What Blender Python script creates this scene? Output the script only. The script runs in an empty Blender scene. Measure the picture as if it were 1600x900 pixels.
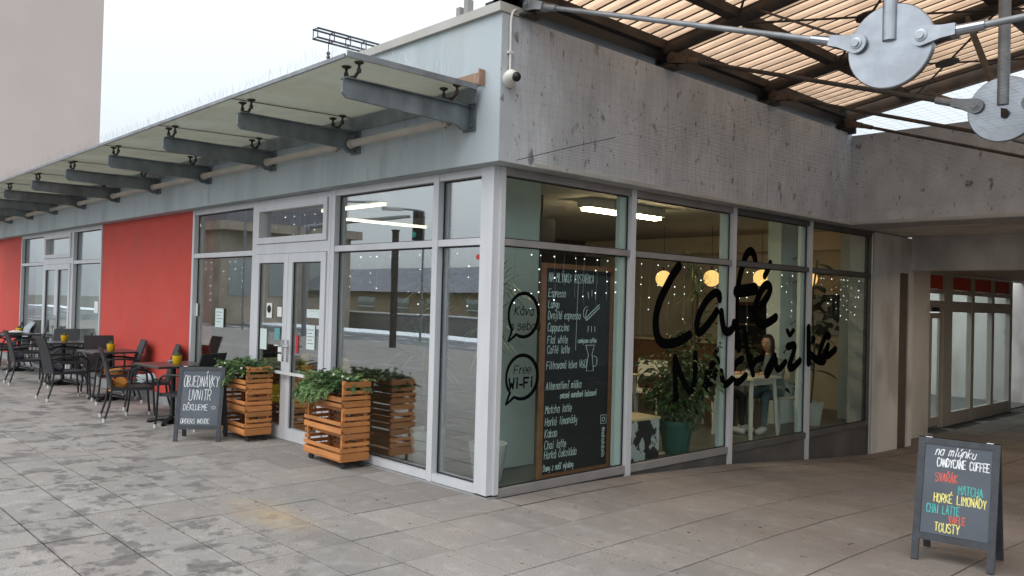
import bpy, math, random, unicodedata
from mathutils import Vector, Matrix, Euler
random.seed(7)
R_ = math.radians
sc = bpy.context.scene
COL = sc.collection

# ---------------------------------------------------------------- camera
cd = bpy.data.cameras.new('camera'); cam = bpy.data.objects.new('camera', cd); COL.objects.link(cam)
cd.sensor_width = 36.0; cd.lens = 29.115; cd.clip_start = 0.05; cd.clip_end = 2000
cam.matrix_world = Matrix(((0.685681, -0.007031, 0.727868, 5.02794), (0.727423, -0.029669, -0.685548, -4.56118),
                           (0.026415, 0.999535, -0.015229, 1.62), (0, 0, 0, 1)))
sc.camera = cam
# ---------------------------------------------------------------- sky, sun, exposure
SUN_EL, SUN_AZ = 48, 205
w = bpy.data.worlds.new('World'); sc.world = w; w.use_nodes = True
nt = w.node_tree; nt.nodes.clear()
out = nt.nodes.new('ShaderNodeOutputWorld')
sky = nt.nodes.new('ShaderNodeTexSky'); sky.sky_type = 'NISHITA'; sky.sun_disc = False
sky.sun_elevation = R_(SUN_EL); sky.sun_rotation = R_(SUN_AZ); sky.dust_density = 4.0; sky.air_density = 1.0
hs = nt.nodes.new('ShaderNodeHueSaturation'); hs.inputs['Saturation'].default_value = 0.12
b1 = nt.nodes.new('ShaderNodeBackground'); b1.inputs['Strength'].default_value = 0.05
b2 = nt.nodes.new('ShaderNodeBackground'); b2.inputs['Color'].default_value = (0.82, 0.92, 1.0, 1); b2.inputs['Strength'].default_value = 0.80
add = nt.nodes.new('ShaderNodeAddShader')
# overcast sky: the cloud cover is brighter overhead than at the horizon (standard overcast distribution)
tc = nt.nodes.new('ShaderNodeTexCoord'); sx = nt.nodes.new('ShaderNodeSeparateXYZ'); mr = nt.nodes.new('ShaderNodeMapRange')
mr.inputs['From Min'].default_value = 0.0; mr.inputs['From Max'].default_value = 1.0; mr.inputs['To Min'].default_value = 0.42; mr.inputs['To Max'].default_value = 1.55
nt.links.new(tc.outputs['Generated'], sx.inputs[0]); nt.links.new(sx.outputs['Z'], mr.inputs['Value']); nt.links.new(mr.outputs[0], b2.inputs['Strength'])
nt.links.new(sky.outputs[0], hs.inputs['Color']); nt.links.new(hs.outputs[0], b1.inputs['Color'])
nt.links.new(b1.outputs[0], add.inputs[0]); nt.links.new(b2.outputs[0], add.inputs[1]); nt.links.new(add.outputs[0], out.inputs['Surface'])
sl = bpy.data.lights.new('sun', 'SUN'); sl.energy = 0.8; sl.angle = R_(40); sl.color = (1.0, 0.97, 0.93)
so = bpy.data.objects.new('sun', sl); COL.objects.link(so)
so.rotation_euler = (R_(90 - SUN_EL), 0, R_(25)); so.location = (0, -10, 20)
sc.view_settings.view_transform = 'Standard'; sc.view_settings.look = 'None'
sc.view_settings.exposure = 0.35; sc.view_settings.gamma = 1.0
sc.cycles.use_denoising = True
sc.cycles.max_bounces = 10; sc.cycles.transparent_max_bounces = 24; sc.cycles.sample_clamp_indirect = 6.0
sc.cycles.caustics_reflective = False; sc.cycles.caustics_refractive = False

# ---------------------------------------------------------------- materials
MATS = {}
def mat(name, col, rough=0.6, metal=0.0, var=0.12, scale=6.0, bump=0.0, bscale=60.0, stain=None, stain_amt=0.5,
        stain_scale=1.5, stain_lo=0.5, stain_hi=0.65, stretch=(1, 1, 1), spec=0.5, rnd=0.0, coat=0.0):
    if name in MATS: return MATS[name]
    m = bpy.data.materials.new(name); m.use_nodes = True; n = m.node_tree.nodes; L = m.node_tree.links
    p = n['Principled BSDF']; p.inputs['Roughness'].default_value = rough; p.inputs['Metallic'].default_value = metal
    p.inputs['Specular IOR Level'].default_value = spec; p.inputs['Coat Weight'].default_value = coat
    geo = n.new('ShaderNodeNewGeometry'); mp = n.new('ShaderNodeMapping'); mp.inputs['Scale'].default_value = stretch
    L.new(geo.outputs['Position'], mp.inputs['Vector'])
    def noise(s, d=4):
        t = n.new('ShaderNodeTexNoise'); t.inputs['Scale'].default_value = s; t.inputs['Detail'].default_value = d
        L.new(mp.outputs[0], t.inputs['Vector']); return t
    c = Vector(col[:3])
    t1 = noise(scale, 6); cr = n.new('ShaderNodeValToRGB')
    cr.color_ramp.elements[0].position = 0.3; cr.color_ramp.elements[1].position = 0.7
    cr.color_ramp.elements[0].color = (*(c * (1 - var)), 1); cr.color_ramp.elements[1].color = (*[min(1, v) for v in c * (1 + var)], 1)
    L.new(t1.outputs['Fac'], cr.inputs['Fac']); cur = cr.outputs['Color']
    if rnd > 0:
        oi = n.new('ShaderNodeObjectInfo'); hv = n.new('ShaderNodeHueSaturation'); mr = n.new('ShaderNodeMapRange')
        mr.inputs['To Min'].default_value = 1 - rnd; mr.inputs['To Max'].default_value = 1 + rnd
        L.new(oi.outputs['Random'], mr.inputs['Value']); L.new(mr.outputs[0], hv.inputs['Value']); L.new(cur, hv.inputs['Color']); cur = hv.outputs['Color']
    if stain:
        for k, st in enumerate(stain if isinstance(stain, list) else [stain]):
            sc_, lo, hi, amt = (stain_scale, stain_lo, stain_hi, stain_amt) if len(st) == 3 else st[3:7]
            t2 = noise(sc_, 7); mr = n.new('ShaderNodeMapRange'); mr.inputs['From Min'].default_value = lo; mr.inputs['From Max'].default_value = hi
            mr.inputs['To Max'].default_value = amt
            if k:
                ad = n.new('ShaderNodeVectorMath'); ad.operation = 'ADD'; ad.inputs[1].default_value = (13.1 * k, 7.7 * k, 3.3)
                L.new(mp.outputs[0], ad.inputs[0]); L.new(ad.outputs[0], t2.inputs['Vector'])
            L.new(t2.outputs['Fac'], mr.inputs['Value'])
            mx = n.new('ShaderNodeMix'); mx.data_type = 'RGBA'; L.new(mr.outputs[0], mx.inputs['Factor']); L.new(cur, mx.inputs['A'])
            mx.inputs['B'].default_value = (*st[:3], 1); cur = mx.outputs['Result']
    L.new(cur, p.inputs['Base Color'])
    if bump > 0:
        t3 = noise(bscale, 4); b = n.new('ShaderNodeBump'); b.inputs['Strength'].default_value = bump; b.inputs['Distance'].default_value = 0.01
        L.new(t3.outputs['Fac'], b.inputs['Height']); L.new(b.outputs[0], p.inputs['Normal'])
    MATS[name] = m; return m
def glass(name, tint, ior=1.55, rough=0.0, dirt=0.0, dirtcol=(0.5, 0.5, 0.45)):
    m = bpy.data.materials.new(name); m.use_nodes = True; n = m.node_tree.nodes; L = m.node_tree.links; n.clear()
    o = n.new('ShaderNodeOutputMaterial'); tr = n.new('ShaderNodeBsdfTransparent'); tr.inputs[0].default_value = (*tint, 1)
    gl = n.new('ShaderNodeBsdfGlossy'); gl.inputs['Roughness'].default_value = rough; gl.inputs['Color'].default_value = (0.97, 0.985, 1, 1)
    lw = n.new('ShaderNodeLayerWeight'); lw.inputs['Blend'].default_value = 0.5; f0 = ((ior - 1) / (ior + 1)) ** 2
    pw = n.new('ShaderNodeMath'); pw.operation = 'POWER'; pw.inputs[1].default_value = 5.0; L.new(lw.outputs['Facing'], pw.inputs[0])
    fr = n.new('ShaderNodeMapRange'); fr.inputs['To Min'].default_value = f0; fr.inputs['To Max'].default_value = 1.0; L.new(pw.outputs[0], fr.inputs['Value'])
    mx = n.new('ShaderNodeMixShader'); L.new(fr.outputs[0], mx.inputs[0]); L.new(tr.outputs[0], mx.inputs[1]); L.new(gl.outputs[0], mx.inputs[2])
    geo = n.new('ShaderNodeNewGeometry'); nz = n.new('ShaderNodeTexNoise'); nz.inputs['Scale'].default_value = 0.9; nz.inputs['Detail'].default_value = 2
    L.new(geo.outputs['Position'], nz.inputs['Vector']); bp = n.new('ShaderNodeBump'); bp.inputs['Strength'].default_value = 0.035; bp.inputs['Distance'].default_value = 0.02
    L.new(nz.outputs['Fac'], bp.inputs['Height']); L.new(bp.outputs[0], gl.inputs['Normal'])
    cur = mx.outputs[0]
    if dirt > 0:
        df = n.new('ShaderNodeBsdfDiffuse'); df.inputs[0].default_value = (*dirtcol, 1); tl = n.new('ShaderNodeBsdfTranslucent'); tl.inputs[0].default_value = (*dirtcol, 1)
        m1 = n.new('ShaderNodeMixShader'); L.new(df.outputs[0], m1.inputs[1]); L.new(tl.outputs[0], m1.inputs[2])
        n2 = n.new('ShaderNodeTexNoise'); n2.inputs['Scale'].default_value = 2.2; n2.inputs['Detail'].default_value = 6; L.new(geo.outputs['Position'], n2.inputs['Vector'])
        mr = n.new('ShaderNodeMapRange'); mr.inputs['From Min'].default_value = 0.3; mr.inputs['From Max'].default_value = 0.7
        mr.inputs['To Min'].default_value = dirt * 0.75; mr.inputs['To Max'].default_value = min(1, dirt * 1.2); L.new(n2.outputs['Fac'], mr.inputs['Value'])
        m2 = n.new('ShaderNodeMixShader'); L.new(mr.outputs[0], m2.inputs[0]); L.new(cur, m2.inputs[1]); L.new(m1.outputs[0], m2.inputs[2]); cur = m2.outputs[0]
    L.new(cur, o.inputs['Surface']); MATS[name] = m; return m
def emit(name, col, strength):
    m = bpy.data.materials.new(name); m.use_nodes = True; n = m.node_tree.nodes; n.clear()
    o = n.new('ShaderNodeOutputMaterial'); e = n.new('ShaderNodeEmission'); e.inputs[0].default_value = (*col, 1); e.inputs[1].default_value = strength
    m.node_tree.links.new(e.outputs[0], o.inputs['Surface']); MATS[name] = m; return m
def translucent(name, col, col2, mixf=0.55, rough=0.6):
    m = mat(name, col2, rough=rough, var=0.12, scale=3.0); n = m.node_tree.nodes; L = m.node_tree.links
    p = n['Principled BSDF']; o = [x for x in n if x.type == 'OUTPUT_MATERIAL'][0]
    t = n.new('ShaderNodeBsdfTranslucent'); t.inputs[0].default_value = (*col, 1)
    nz = n.new('ShaderNodeTexNoise'); nz.inputs['Scale'].default_value = 2.3; nz.inputs['Detail'].default_value = 6
    geo = n.new('ShaderNodeNewGeometry'); L.new(geo.outputs['Position'], nz.inputs['Vector'])
    cr = n.new('ShaderNodeValToRGB'); cr.color_ramp.elements[0].position = 0.25; cr.color_ramp.elements[1].position = 0.6
    cr.color_ramp.elements[0].color = (*[c * 0.62 for c in col], 1); cr.color_ramp.elements[1].color = (*col, 1)
    L.new(nz.outputs['Fac'], cr.inputs['Fac']); L.new(cr.outputs[0], t.inputs[0])
    mx = n.new('ShaderNodeMixShader'); mx.inputs[0].default_value = mixf
    L.new(p.outputs[0], mx.inputs[1]); L.new(t.outputs[0], mx.inputs[2]); L.new(mx.outputs[0], o.inputs['Surface']); return m

mat('render_blue', (0.435, 0.485, 0.51), 0.85, var=0.05, scale=3, bump=0.15, bscale=90, stain=[(0.29, 0.33, 0.35, 2.6, 0.46, 0.72, 0.55), (0.50, 0.36, 0.25, 1.3, 0.60, 0.78, 0.4), (0.20, 0.22, 0.23, 7, 0.60, 0.75, 0.4)], stretch=(1, 1, 0.16))
mat('concrete', (0.47, 0.485, 0.51), 0.92, var=0.12, scale=5, bump=0.35, bscale=60, stain=[(0.07, 0.062, 0.056, 9, 0.63, 0.70, 0.75), (0.26, 0.26, 0.26, 1.7, 0.48, 0.70, 0.45), (0.05, 0.045, 0.04, 28, 0.65, 0.71, 0.8), (0.52, 0.52, 0.52, 3.2, 0.54, 0.68, 0.45)], stretch=(1, 1, 0.55))
mat('coping', (0.42, 0.40, 0.37), 0.6, var=0.1, scale=3)
mat('red_render', (0.56, 0.062, 0.043), 0.75, var=0.06, scale=2.5, bump=0.12, bscale=120, stain=(0.50, 0.075, 0.062))
mat('plinth_grey', (0.30, 0.30, 0.30), 0.85, var=0.12, scale=5, bump=0.2)
mat('plinth_dark', (0.085, 0.08, 0.077), 0.6, var=0.2, scale=1.5, stain=(0.16, 0.14, 0.12))
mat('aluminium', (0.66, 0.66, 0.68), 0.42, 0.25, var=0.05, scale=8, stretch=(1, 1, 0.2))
mat('aluminium_brown', (0.30, 0.28, 0.27), 0.55, 0.3, var=0.12, scale=4)
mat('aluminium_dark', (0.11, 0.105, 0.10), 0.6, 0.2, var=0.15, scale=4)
mat('gasket', (0.012, 0.012, 0.013), 0.6)
mat('white_wall', (0.66, 0.64, 0.615), 0.9, var=0.06, scale=2, bump=0.2, bscale=40, stain=(0.28, 0.25, 0.22), stain_amt=0.5, stretch=(1, 1, 0.5))
mat('brown_strip', (0.10, 0.075, 0.06), 0.8)
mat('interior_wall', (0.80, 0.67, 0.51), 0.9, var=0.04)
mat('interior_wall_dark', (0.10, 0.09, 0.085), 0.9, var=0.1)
mat('interior_ceiling', (0.50, 0.46, 0.41), 0.9, var=0.04)
mat('interior_floor', (0.09, 0.095, 0.095), 0.35, var=0.15, scale=2)
mat('mint_paint', (0.78, 0.86, 0.83), 0.7, var=0.03)
mat('mint_grey', (0.58, 0.64, 0.62), 0.7, var=0.03)
mat('galvanised', (0.20, 0.225, 0.235), 0.55, 0.6, var=0.25, scale=7, stain=(0.10, 0.115, 0.12), stain_scale=3, stretch=(1, 1, 0.6))
mat('galvanised_light', (0.36, 0.38, 0.41), 0.30, 0.95, var=0.16, scale=7, stain=(0.26, 0.27, 0.29), stain_scale=5, stain_lo=.42, stain_hi=.7, bump=0.25, bscale=9)
mat('steel_grey', (0.25, 0.26, 0.27), 0.5, 0.6, var=0.2, scale=8)
mat('steel_dark', (0.045, 0.037, 0.031), 0.7, 0.2, var=0.3, scale=6, stain=(0.10, 0.06, 0.04), stain_scale=3)
mat('steel_rust', (0.09, 0.062, 0.045), 0.8, 0.1, var=0.3, scale=5, stain=(0.16, 0.085, 0.045), stain_scale=4)
mat('black_metal', (0.012, 0.012, 0.013), 0.4, 0.3)
mat('pipe_cream', (0.44, 0.40, 0.36), 0.7, var=0.12, scale=6, stain=(0.24, 0.21, 0.18))
mat('silver_cap', (0.62, 0.61, 0.60), 0.45, var=0.05); mat('rust_orange', (0.30, 0.18, 0.115), 0.8, var=0.2, scale=8); mat('gantry_steel', (0.075, 0.075, 0.085), 0.7, 0.2)
mat('chrome', (0.6, 0.6, 0.6), 0.25, 0.9)
glass('pane_glass', (0.90, 0.95, 0.94), 3.3)
glass('pane_glass_clear', (0.91, 0.955, 0.935), 1.27)
glass('canopy_glass', (0.55, 0.565, 0.53), 1.5, dirt=0.62, dirtcol=(0.53, 0.515, 0.435))
translucent('roof_sheet', (0.98, 0.66, 0.44), (0.48, 0.33, 0.23), 0.78)
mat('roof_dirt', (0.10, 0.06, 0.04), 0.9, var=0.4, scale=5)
mat('wicker', (0.019, 0.019, 0.022), 0.55, var=0.35, scale=120, bump=0.6, bscale=260)
mat('chair_tube', (0.016, 0.016, 0.018), 0.4, var=0.1)
mat('table_top', (0.045, 0.042, 0.042), 0.3, var=0.15, scale=14)
mat('yellow_pot', (0.72, 0.42, 0.01), 0.35, var=0.06)
mat('cactus', (0.05, 0.09, 0.03), 0.7)
mat('blanket_grey', (0.40, 0.44, 0.46), 0.95, var=0.15, scale=20, bump=0.5, bscale=120)
mat('blanket_orange', (0.52, 0.20, 0.035), 0.95, var=0.15, scale=20, bump=0.5, bscale=120)
mat('blanket_dark', (0.06, 0.065, 0.08), 0.95, var=0.2, scale=20)
mat('sign_frame', (0.035, 0.038, 0.045), 0.5, var=0.3, scale=18)
mat('slate', (0.075, 0.088, 0.108), 0.55, var=0.14, scale=3, stain=(0.12, 0.13, 0.15), stain_amt=0.4)
mat('slate_black', (0.007, 0.008, 0.011), 0.8, var=0.2, scale=3)
for nm, c in dict(chalk_white=(0.80, 0.81, 0.82), chalk_red=(0.62, 0.13, 0.10), chalk_teal=(0.08, 0.42, 0.38), chalk_yellow=(0.78, 0.70, 0.22), chalk_dim=(0.58, 0.68, 0.68)).items(): mat(nm, c, 0.95, var=0.2, scale=60, stain=(0.12, 0.135, 0.155), stain_scale=85, stain_lo=0.54, stain_hi=0.64, stain_amt=0.5)
mat('crate_wood', (0.49, 0.195, 0.06), 0.55, var=0.22, scale=9, stretch=(0.4, 0.4, 6), rnd=0.22, bump=0.15, bscale=40)
mat('frame_wood', (0.24, 0.10, 0.045), 0.5, var=0.2, scale=10)
mat('table_wood', (0.62, 0.48, 0.30), 0.5, var=0.1, scale=4, stretch=(6, 1, 1))
mat('white_furniture', (0.66, 0.63, 0.56), 0.5, var=0.03)
mat('rubber', (0.02, 0.02, 0.02), 0.7)
mat('fir', (0.055, 0.11, 0.035), 0.6, var=0.45, scale=9)
mat('fir_light', (0.16, 0.25, 0.085), 0.6, var=0.35, scale=9)
mat('leaf_dark', (0.02, 0.05, 0.022), 0.35, var=0.4, scale=9)
mat('leaf_mid', (0.045, 0.085, 0.025), 0.5, var=0.45, scale=9)
mat('leaf_dracaena', (0.20, 0.27, 0.14), 0.45, var=0.4, scale=12)
mat('bark', (0.10, 0.075, 0.05), 0.9, var=0.3, scale=20)
mat('pot_green', (0.03, 0.11, 0.085), 0.5, var=0.08)
mat('pot_white', (0.6, 0.6, 0.58), 0.5)
mat('bw_pattern', (0.02, 0.02, 0.024), 0.6, stain=(0.5, 0.52, 0.52), stain_scale=6, stain_lo=0.5, stain_hi=0.53, stain_amt=1.0)
mat('black_vinyl', (0.004, 0.004, 0.005), 0.9, spec=0.0)
mat('paper', (0.62, 0.70, 0.68), 0.9, var=0.06, scale=40)
mat('paper_white', (0.75, 0.75, 0.73), 0.9, var=0.04)
mat('sticker_teal', (0.12, 0.35, 0.36), 0.6); mat('sticker_red', (0.5, 0.03, 0.03), 0.6)
mat('white_plastic', (0.66, 0.64, 0.58), 0.35, var=0.08)
mat('red_panel', (0.55, 0.06, 0.018), 0.6, var=0.06)
mat('off_white_frame', (0.48, 0.45, 0.40), 0.5, var=0.05)
mat('passage_ceiling', (0.42, 0.34, 0.26), 0.9, var=0.06)
mat('sheet_beige', (0.74, 0.68, 0.60), 0.9, var=0.04)
mat('beige_block', (0.55, 0.465, 0.43), 0.9, var=0.03, scale=0.4)
mat('net', (0.03, 0.03, 0.03), 0.8)
mat('spike', (0.35, 0.35, 0.36), 0.4, 0.7)
mat('skin', (0.55, 0.33, 0.24), 0.55, var=0.04); mat('hair', (0.018, 0.011, 0.008), 0.5, var=0.3, scale=60)
mat('top_grey', (0.22, 0.26, 0.27), 0.9, var=0.1); mat('jeans', (0.09, 0.15, 0.17), 0.9, var=0.12); mat('coat_black', (0.014, 0.013, 0.014), 0.85, var=0.2); mat('shoe_white', (0.6, 0.6, 0.58), 0.7)
mat('yellow_fabric', (0.55, 0.36, 0.01), 0.8)
mat('asphalt', (0.055, 0.056, 0.06), 0.6, var=0.2, scale=8, bump=0.4, stain=[(0.13, 0.13, 0.135, 0.4, 0.45, 0.6, 0.8), (0.6, 0.62, 0.65, 0.9, 0.60, 0.66, 0.8)], stretch=(0.4, 1.6, 1))
mat('snow', (0.75, 0.77, 0.80), 0.9, var=0.1, scale=2, bump=0.6, bscale=9)
mat('kerb', (0.32, 0.31, 0.30), 0.9, var=0.12)
mat('earth', (0.10, 0.10, 0.085), 0.95, var=0.2, scale=0.3)
mat('old_stone', (0.36, 0.30, 0.24), 0.9, var=0.2, scale=1.2, bump=0.4)
mat('shed_roof', (0.19, 0.185, 0.21), 0.8, var=0.15, scale=1); mat('shed_wall', (0.42, 0.33, 0.22), 0.9, var=0.1)
mat('wall_grey', (0.27, 0.265, 0.25), 0.9, var=0.15, scale=1, bump=0.3)
mat('signal_green', (0.05, 0.55, 0.4), 0.4)
emit('globe_light', (1.0, 0.57, 0.19), 1.15)
emit('tube_light', (1.0, 0.78, 0.46), 52.0)
emit('tube_light_dim', (1.0, 0.84, 0.55), 4.0)
emit('passage_light', (1.0, 0.80, 0.56), 16.0)
emit('fairy_light', (0.95, 1.0, 0.95), 2.6)
mat('lamp_white', (0.6, 0.6, 0.57), 0.5)

# ---------------------------------------------------------------- mesh helpers
class MB:
    def __init__(s): s.v = []; s.f = []
    def add(s, vs, fs):
        b = len(s.v); s.v += [tuple(p) for p in vs]; s.f += [tuple(b + i for i in f) for f in fs]; return s
    def box(s, x0, x1, y0, y1, z0, z1):
        return s.add([(x0, y0, z0), (x1, y0, z0), (x1, y1, z0), (x0, y1, z0), (x0, y0, z1), (x1, y0, z1), (x1, y1, z1), (x0, y1, z1)],
                     [(0, 3, 2, 1), (4, 5, 6, 7), (0, 1, 5, 4), (1, 2, 6, 5), (2, 3, 7, 6), (3, 0, 4, 7)])
    def cbox(s, x0, x1, y0, y1, z0, z1, c):      # box with chamfered top edges
        return s.add([(x0, y0, z0), (x1, y0, z0), (x1, y1, z0), (x0, y1, z0), (x0, y0, z1 - c), (x1, y0, z1 - c), (x1, y1, z1 - c), (x0, y1, z1 - c),
                      (x0 + c, y0 + c, z1), (x1 - c, y0 + c, z1), (x1 - c, y1 - c, z1), (x0 + c, y1 - c, z1)],
                     [(0, 3, 2, 1), (8, 9, 10, 11), (0, 1, 5, 4), (1, 2, 6, 5), (2, 3, 7, 6), (3, 0, 4, 7), (4, 5, 9, 8), (5, 6, 10, 9), (6, 7, 11, 10), (7, 4, 8, 11)])
    def obox(s, c, ax, ay, az):                   # centre and three half-axis vectors
        c, ax, ay, az = map(Vector, (c, ax, ay, az))
        return s.add([c - ax - ay - az, c + ax - ay - az, c + ax + ay - az, c - ax + ay - az, c - ax - ay + az, c + ax - ay + az, c + ax + ay + az, c - ax + ay + az],
                     [(0, 3, 2, 1), (4, 5, 6, 7), (0, 1, 5, 4), (1, 2, 6, 5), (2, 3, 7, 6), (3, 0, 4, 7)])
    def bar(s, p, q, wd, ht, up=(0, 0, 1)):        # rectangular bar from p to q
        p, q = Vector(p), Vector(q); d = q - p; n = d.normalized(); sx = n.cross(Vector(up)); sx = sx.normalized() if sx.length > 1e-5 else Vector((1, 0, 0)); u = sx.cross(n)
        return s.obox((p + q) / 2, d / 2, sx * wd / 2, u * ht / 2)
    def path(s, pts, r, n=8, flat=None, nrm=None, closed=False):   # swept tube, radius or list of radii; flat: thickness along nrm
        P = [Vector(p) for p in pts]; m = len(P); rs = r if isinstance(r, (list, tuple)) else [r] * m
        vs = []; last = None
        for i, p in enumerate(P):
            if closed: t = P[(i + 1) % m] - P[i - 1]
            else: t = P[min(i + 1, m - 1)] - P[max(i - 1, 0)]
            t = t.normalized() if t.length > 1e-9 else Vector((0, 0, 1))
            if nrm is not None: u = Vector(nrm)
            else:
                u = last - t * last.dot(t) if last is not None else (Vector((0, 0, 1)) if abs(t.z) < 0.9 else Vector((1, 0, 0)))
                u = u - t * u.dot(t); u = u.normalized() if u.length > 1e-6 else Vector((1, 0, 0))
            last = u; v = t.cross(u).normalized()
            for k in range(n):
                a = 2 * math.pi * k / n; vs.append(p + u * (math.cos(a) * (flat if flat else rs[i])) + v * (math.sin(a) * rs[i]))
        fs = [(i * n + k, i * n + (k + 1) % n, (i + 1) * n + (k + 1) % n, (i + 1) * n + k) for i in range(m - 1) for k in range(n)]
        if closed: fs += [((m - 1) * n + k, (m - 1) * n + (k + 1) % n, (k + 1) % n, k) for k in range(n)]
        else: fs += [tuple(reversed(range(n))), tuple((m - 1) * n + k for k in range(n))]
        return s.add(vs, fs)
    def tube(s, p, q, r, n=8, r2=None): return s.path([p, q], [r, r if r2 is None else r2], n)
    def lathe(s, prof, c=(0, 0, 0), n=16, ax=None):   # profile of (radius, height) about c
        c = Vector(c); vs = []; M = ax.to_matrix() if ax else None
        for r, h in prof:
            for k in range(n):
                a = 2 * math.pi * k / n; p = Vector((r * math.cos(a), r * math.sin(a), h)); vs.append(c + (M @ p if M else p))
        m = len(prof); fs = [(i * n + k, i * n + (k + 1) % n, (i + 1) * n + (k + 1) % n, (i + 1) * n + k) for i in range(m - 1) for k in range(n)]
        if prof[0][0] > 1e-6: fs.append(tuple(reversed(range(n))))
        if prof[-1][0] > 1e-6: fs.append(tuple((m - 1) * n + k for k in range(n)))
        return s.add(vs, fs)
    def ball(s, c, r, n=10, m=6, sc3=(1, 1, 1)):
        vs = []; c = Vector(c)
        for i in range(m + 1):
            t = math.pi * i / m
            for k in range(n):
                a = 2 * math.pi * k / n; vs.append(c + Vector((r * sc3[0] * math.sin(t) * math.cos(a), r * sc3[1] * math.sin(t) * math.sin(a), -r * sc3[2] * math.cos(t))))
        return s.add(vs, [(i * n + k, i * n + (k + 1) % n, (i + 1) * n + (k + 1) % n, (i + 1) * n + k) for i in range(m) for k in range(n)])
    def prism(s, poly, fn, d):                      # poly: 2D outline, fn(u,v,w) -> 3D, extruded w from 0 to d
        n = len(poly)
        return s.add([fn(u, v, 0) for u, v in poly] + [fn(u, v, d) for u, v in poly],
                     [tuple(reversed(range(n))), tuple(range(n, 2 * n))] + [(i, (i + 1) % n, n + (i + 1) % n, n + i) for i in range(n)])
    def mesh(s, name, m, smooth=False):
        me = bpy.data.meshes.new(name); me.from_pydata(s.v, [], s.f); me.validate(clean_customdata=False)
        import bmesh
        bm = bmesh.new(); bm.from_mesh(me); bmesh.ops.recalc_face_normals(bm, faces=bm.faces); bm.to_mesh(me); bm.free()
        me.materials.append(MATS[m] if isinstance(m, str) else m)
        if smooth:
            me.polygons.foreach_set('use_smooth', [True] * len(me.polygons))
            try: me.set_sharp_from_angle(angle=R_(40))
            except Exception: pass
        return me
    def build(s, name, m, parent=None, smooth=False, **kw):
        o = bpy.data.objects.new(name, s.mesh(name, m, smooth)); COL.objects.link(o); o.parent = parent
        for k, v in kw.items(): o[k] = v
        return o
def tag(o, label, cat, group=None):
    o['label'] = label; o['category'] = cat
    if group: o['group'] = group
    return o
def thing(name, label, cat, group=None, loc=(0, 0, 0), rz=0.0):
    o = bpy.data.objects.new(name, None); COL.objects.link(o); o.location = loc; o.rotation_euler = (0, 0, rz); o.empty_display_size = 0.2
    return tag(o, label, cat, group)
def inst(name, me, parent, loc=(0, 0, 0), rot=(0, 0, 0), scale=(1, 1, 1)):
    o = bpy.data.objects.new(name, me); COL.objects.link(o); o.parent = parent; o.location = loc; o.rotation_euler = rot; o.scale = scale; return o
def copy_tree(o, parent=None):
    c = o.copy(); COL.objects.link(c); c.parent = parent
    for ch in list(o.children): copy_tree(ch, c)
    return c
def bx(name, m, parent, *a): return MB().box(*a).build(name, m, parent)
def catmull(P, k=4):
    P = [Vector(p) for p in P]
    if len(P) < 3: return P
    out_ = []; Q = [P[0] * 2 - P[1]] + P + [P[-1] * 2 - P[-2]]
    for i in range(1, len(Q) - 2):
        a, b, c, d = Q[i - 1], Q[i], Q[i + 1], Q[i + 2]
        for j in range(k):
            t = j / k; out_.append(0.5 * ((2 * b) + (c - a) * t + (2 * a - 5 * b + 4 * c - d) * t * t + (3 * b - a - 3 * c + d) * t ** 3))
    out_.append(P[-1]); return out_

# ---------------------------------------------------------------- hand lettering: single-stroke letters, swept as chalk or paint lines
GL = {}
for ln in '''A 02 28 42|14 34;B 02 08 28 37 36 25 05|25 34 33 22 02;C 47 38 18 06 04 12 32 43;D 02 08 28 46 44 22 02;E 48 08 02 42|05 35;F 48 08 02|05 35;G 47 38 18 06 04 12 32 44 24
H 02 08|42 48|05 45;I 12 18;J 38 33 22 12 03;K 02 08|48 05 42;L 08 02 42;M 02 08 25 48 42;N 02 08 42 48;O 18 06 04 12 32 44 46 38 18;P 02 08 38 47 46 35 05;R 02 08 38 47 46 35 05|25 42
S 47 38 18 07 06 35 44 43 32 12 03;T 08 48|28 22;U 08 03 12 32 43 48;V 08 22 48;W 08 12 25 32 48;Y 08 25 48|25 22;Z 08 48 02 42;6 38 06 03 12 32 43 44 35 14;0 18 06 04 12 32 44 46 38 18;: 13 14|16 17
a 35 26 16 05 03 12 22 33|36 32;b 08 02|05 16 26 35 33 22 12 03;c 35 26 16 05 03 12 22 33;d 35 26 16 05 03 12 22 33|38 32;e 04 34 35 26 16 05 03 12 22 33;f 37 28 18 17 12|05 25
g 35 26 16 05 04 13 23 34|36 31 20 10 01;h 08 02|04 16 26 35 32;i 12 16|17 18;j 26 21 10|27 28;k 08 02|36 04 32;l 18 12;m 02 06|05 16 25 22|25 36 45 42;n 02 06|04 16 26 35 32;o 16 05 03 12 22 33 35 26 16
p 06 00|05 16 26 35 33 22 12 03;r 02 06|04 16 26;s 35 26 16 05 34 33 22 12 03;t 18 13 22|06 26;u 06 03 12 22 33|36 32;v 06 12 36;w 06 12 24 32 46;y 06 03 13 34|36 31 20 10;z 06 36 02 32;- 04 24;@ 33 24 14 15 26 35 33 44 46 28 06 03 12 32;_ 02 32'''.replace('\n', ';').split(';'):
    GL[ln[0]] = [[(int(q[0]), int(q[1]) - 2) for q in st.split()] for st in ln[2:].split('|')]
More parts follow.
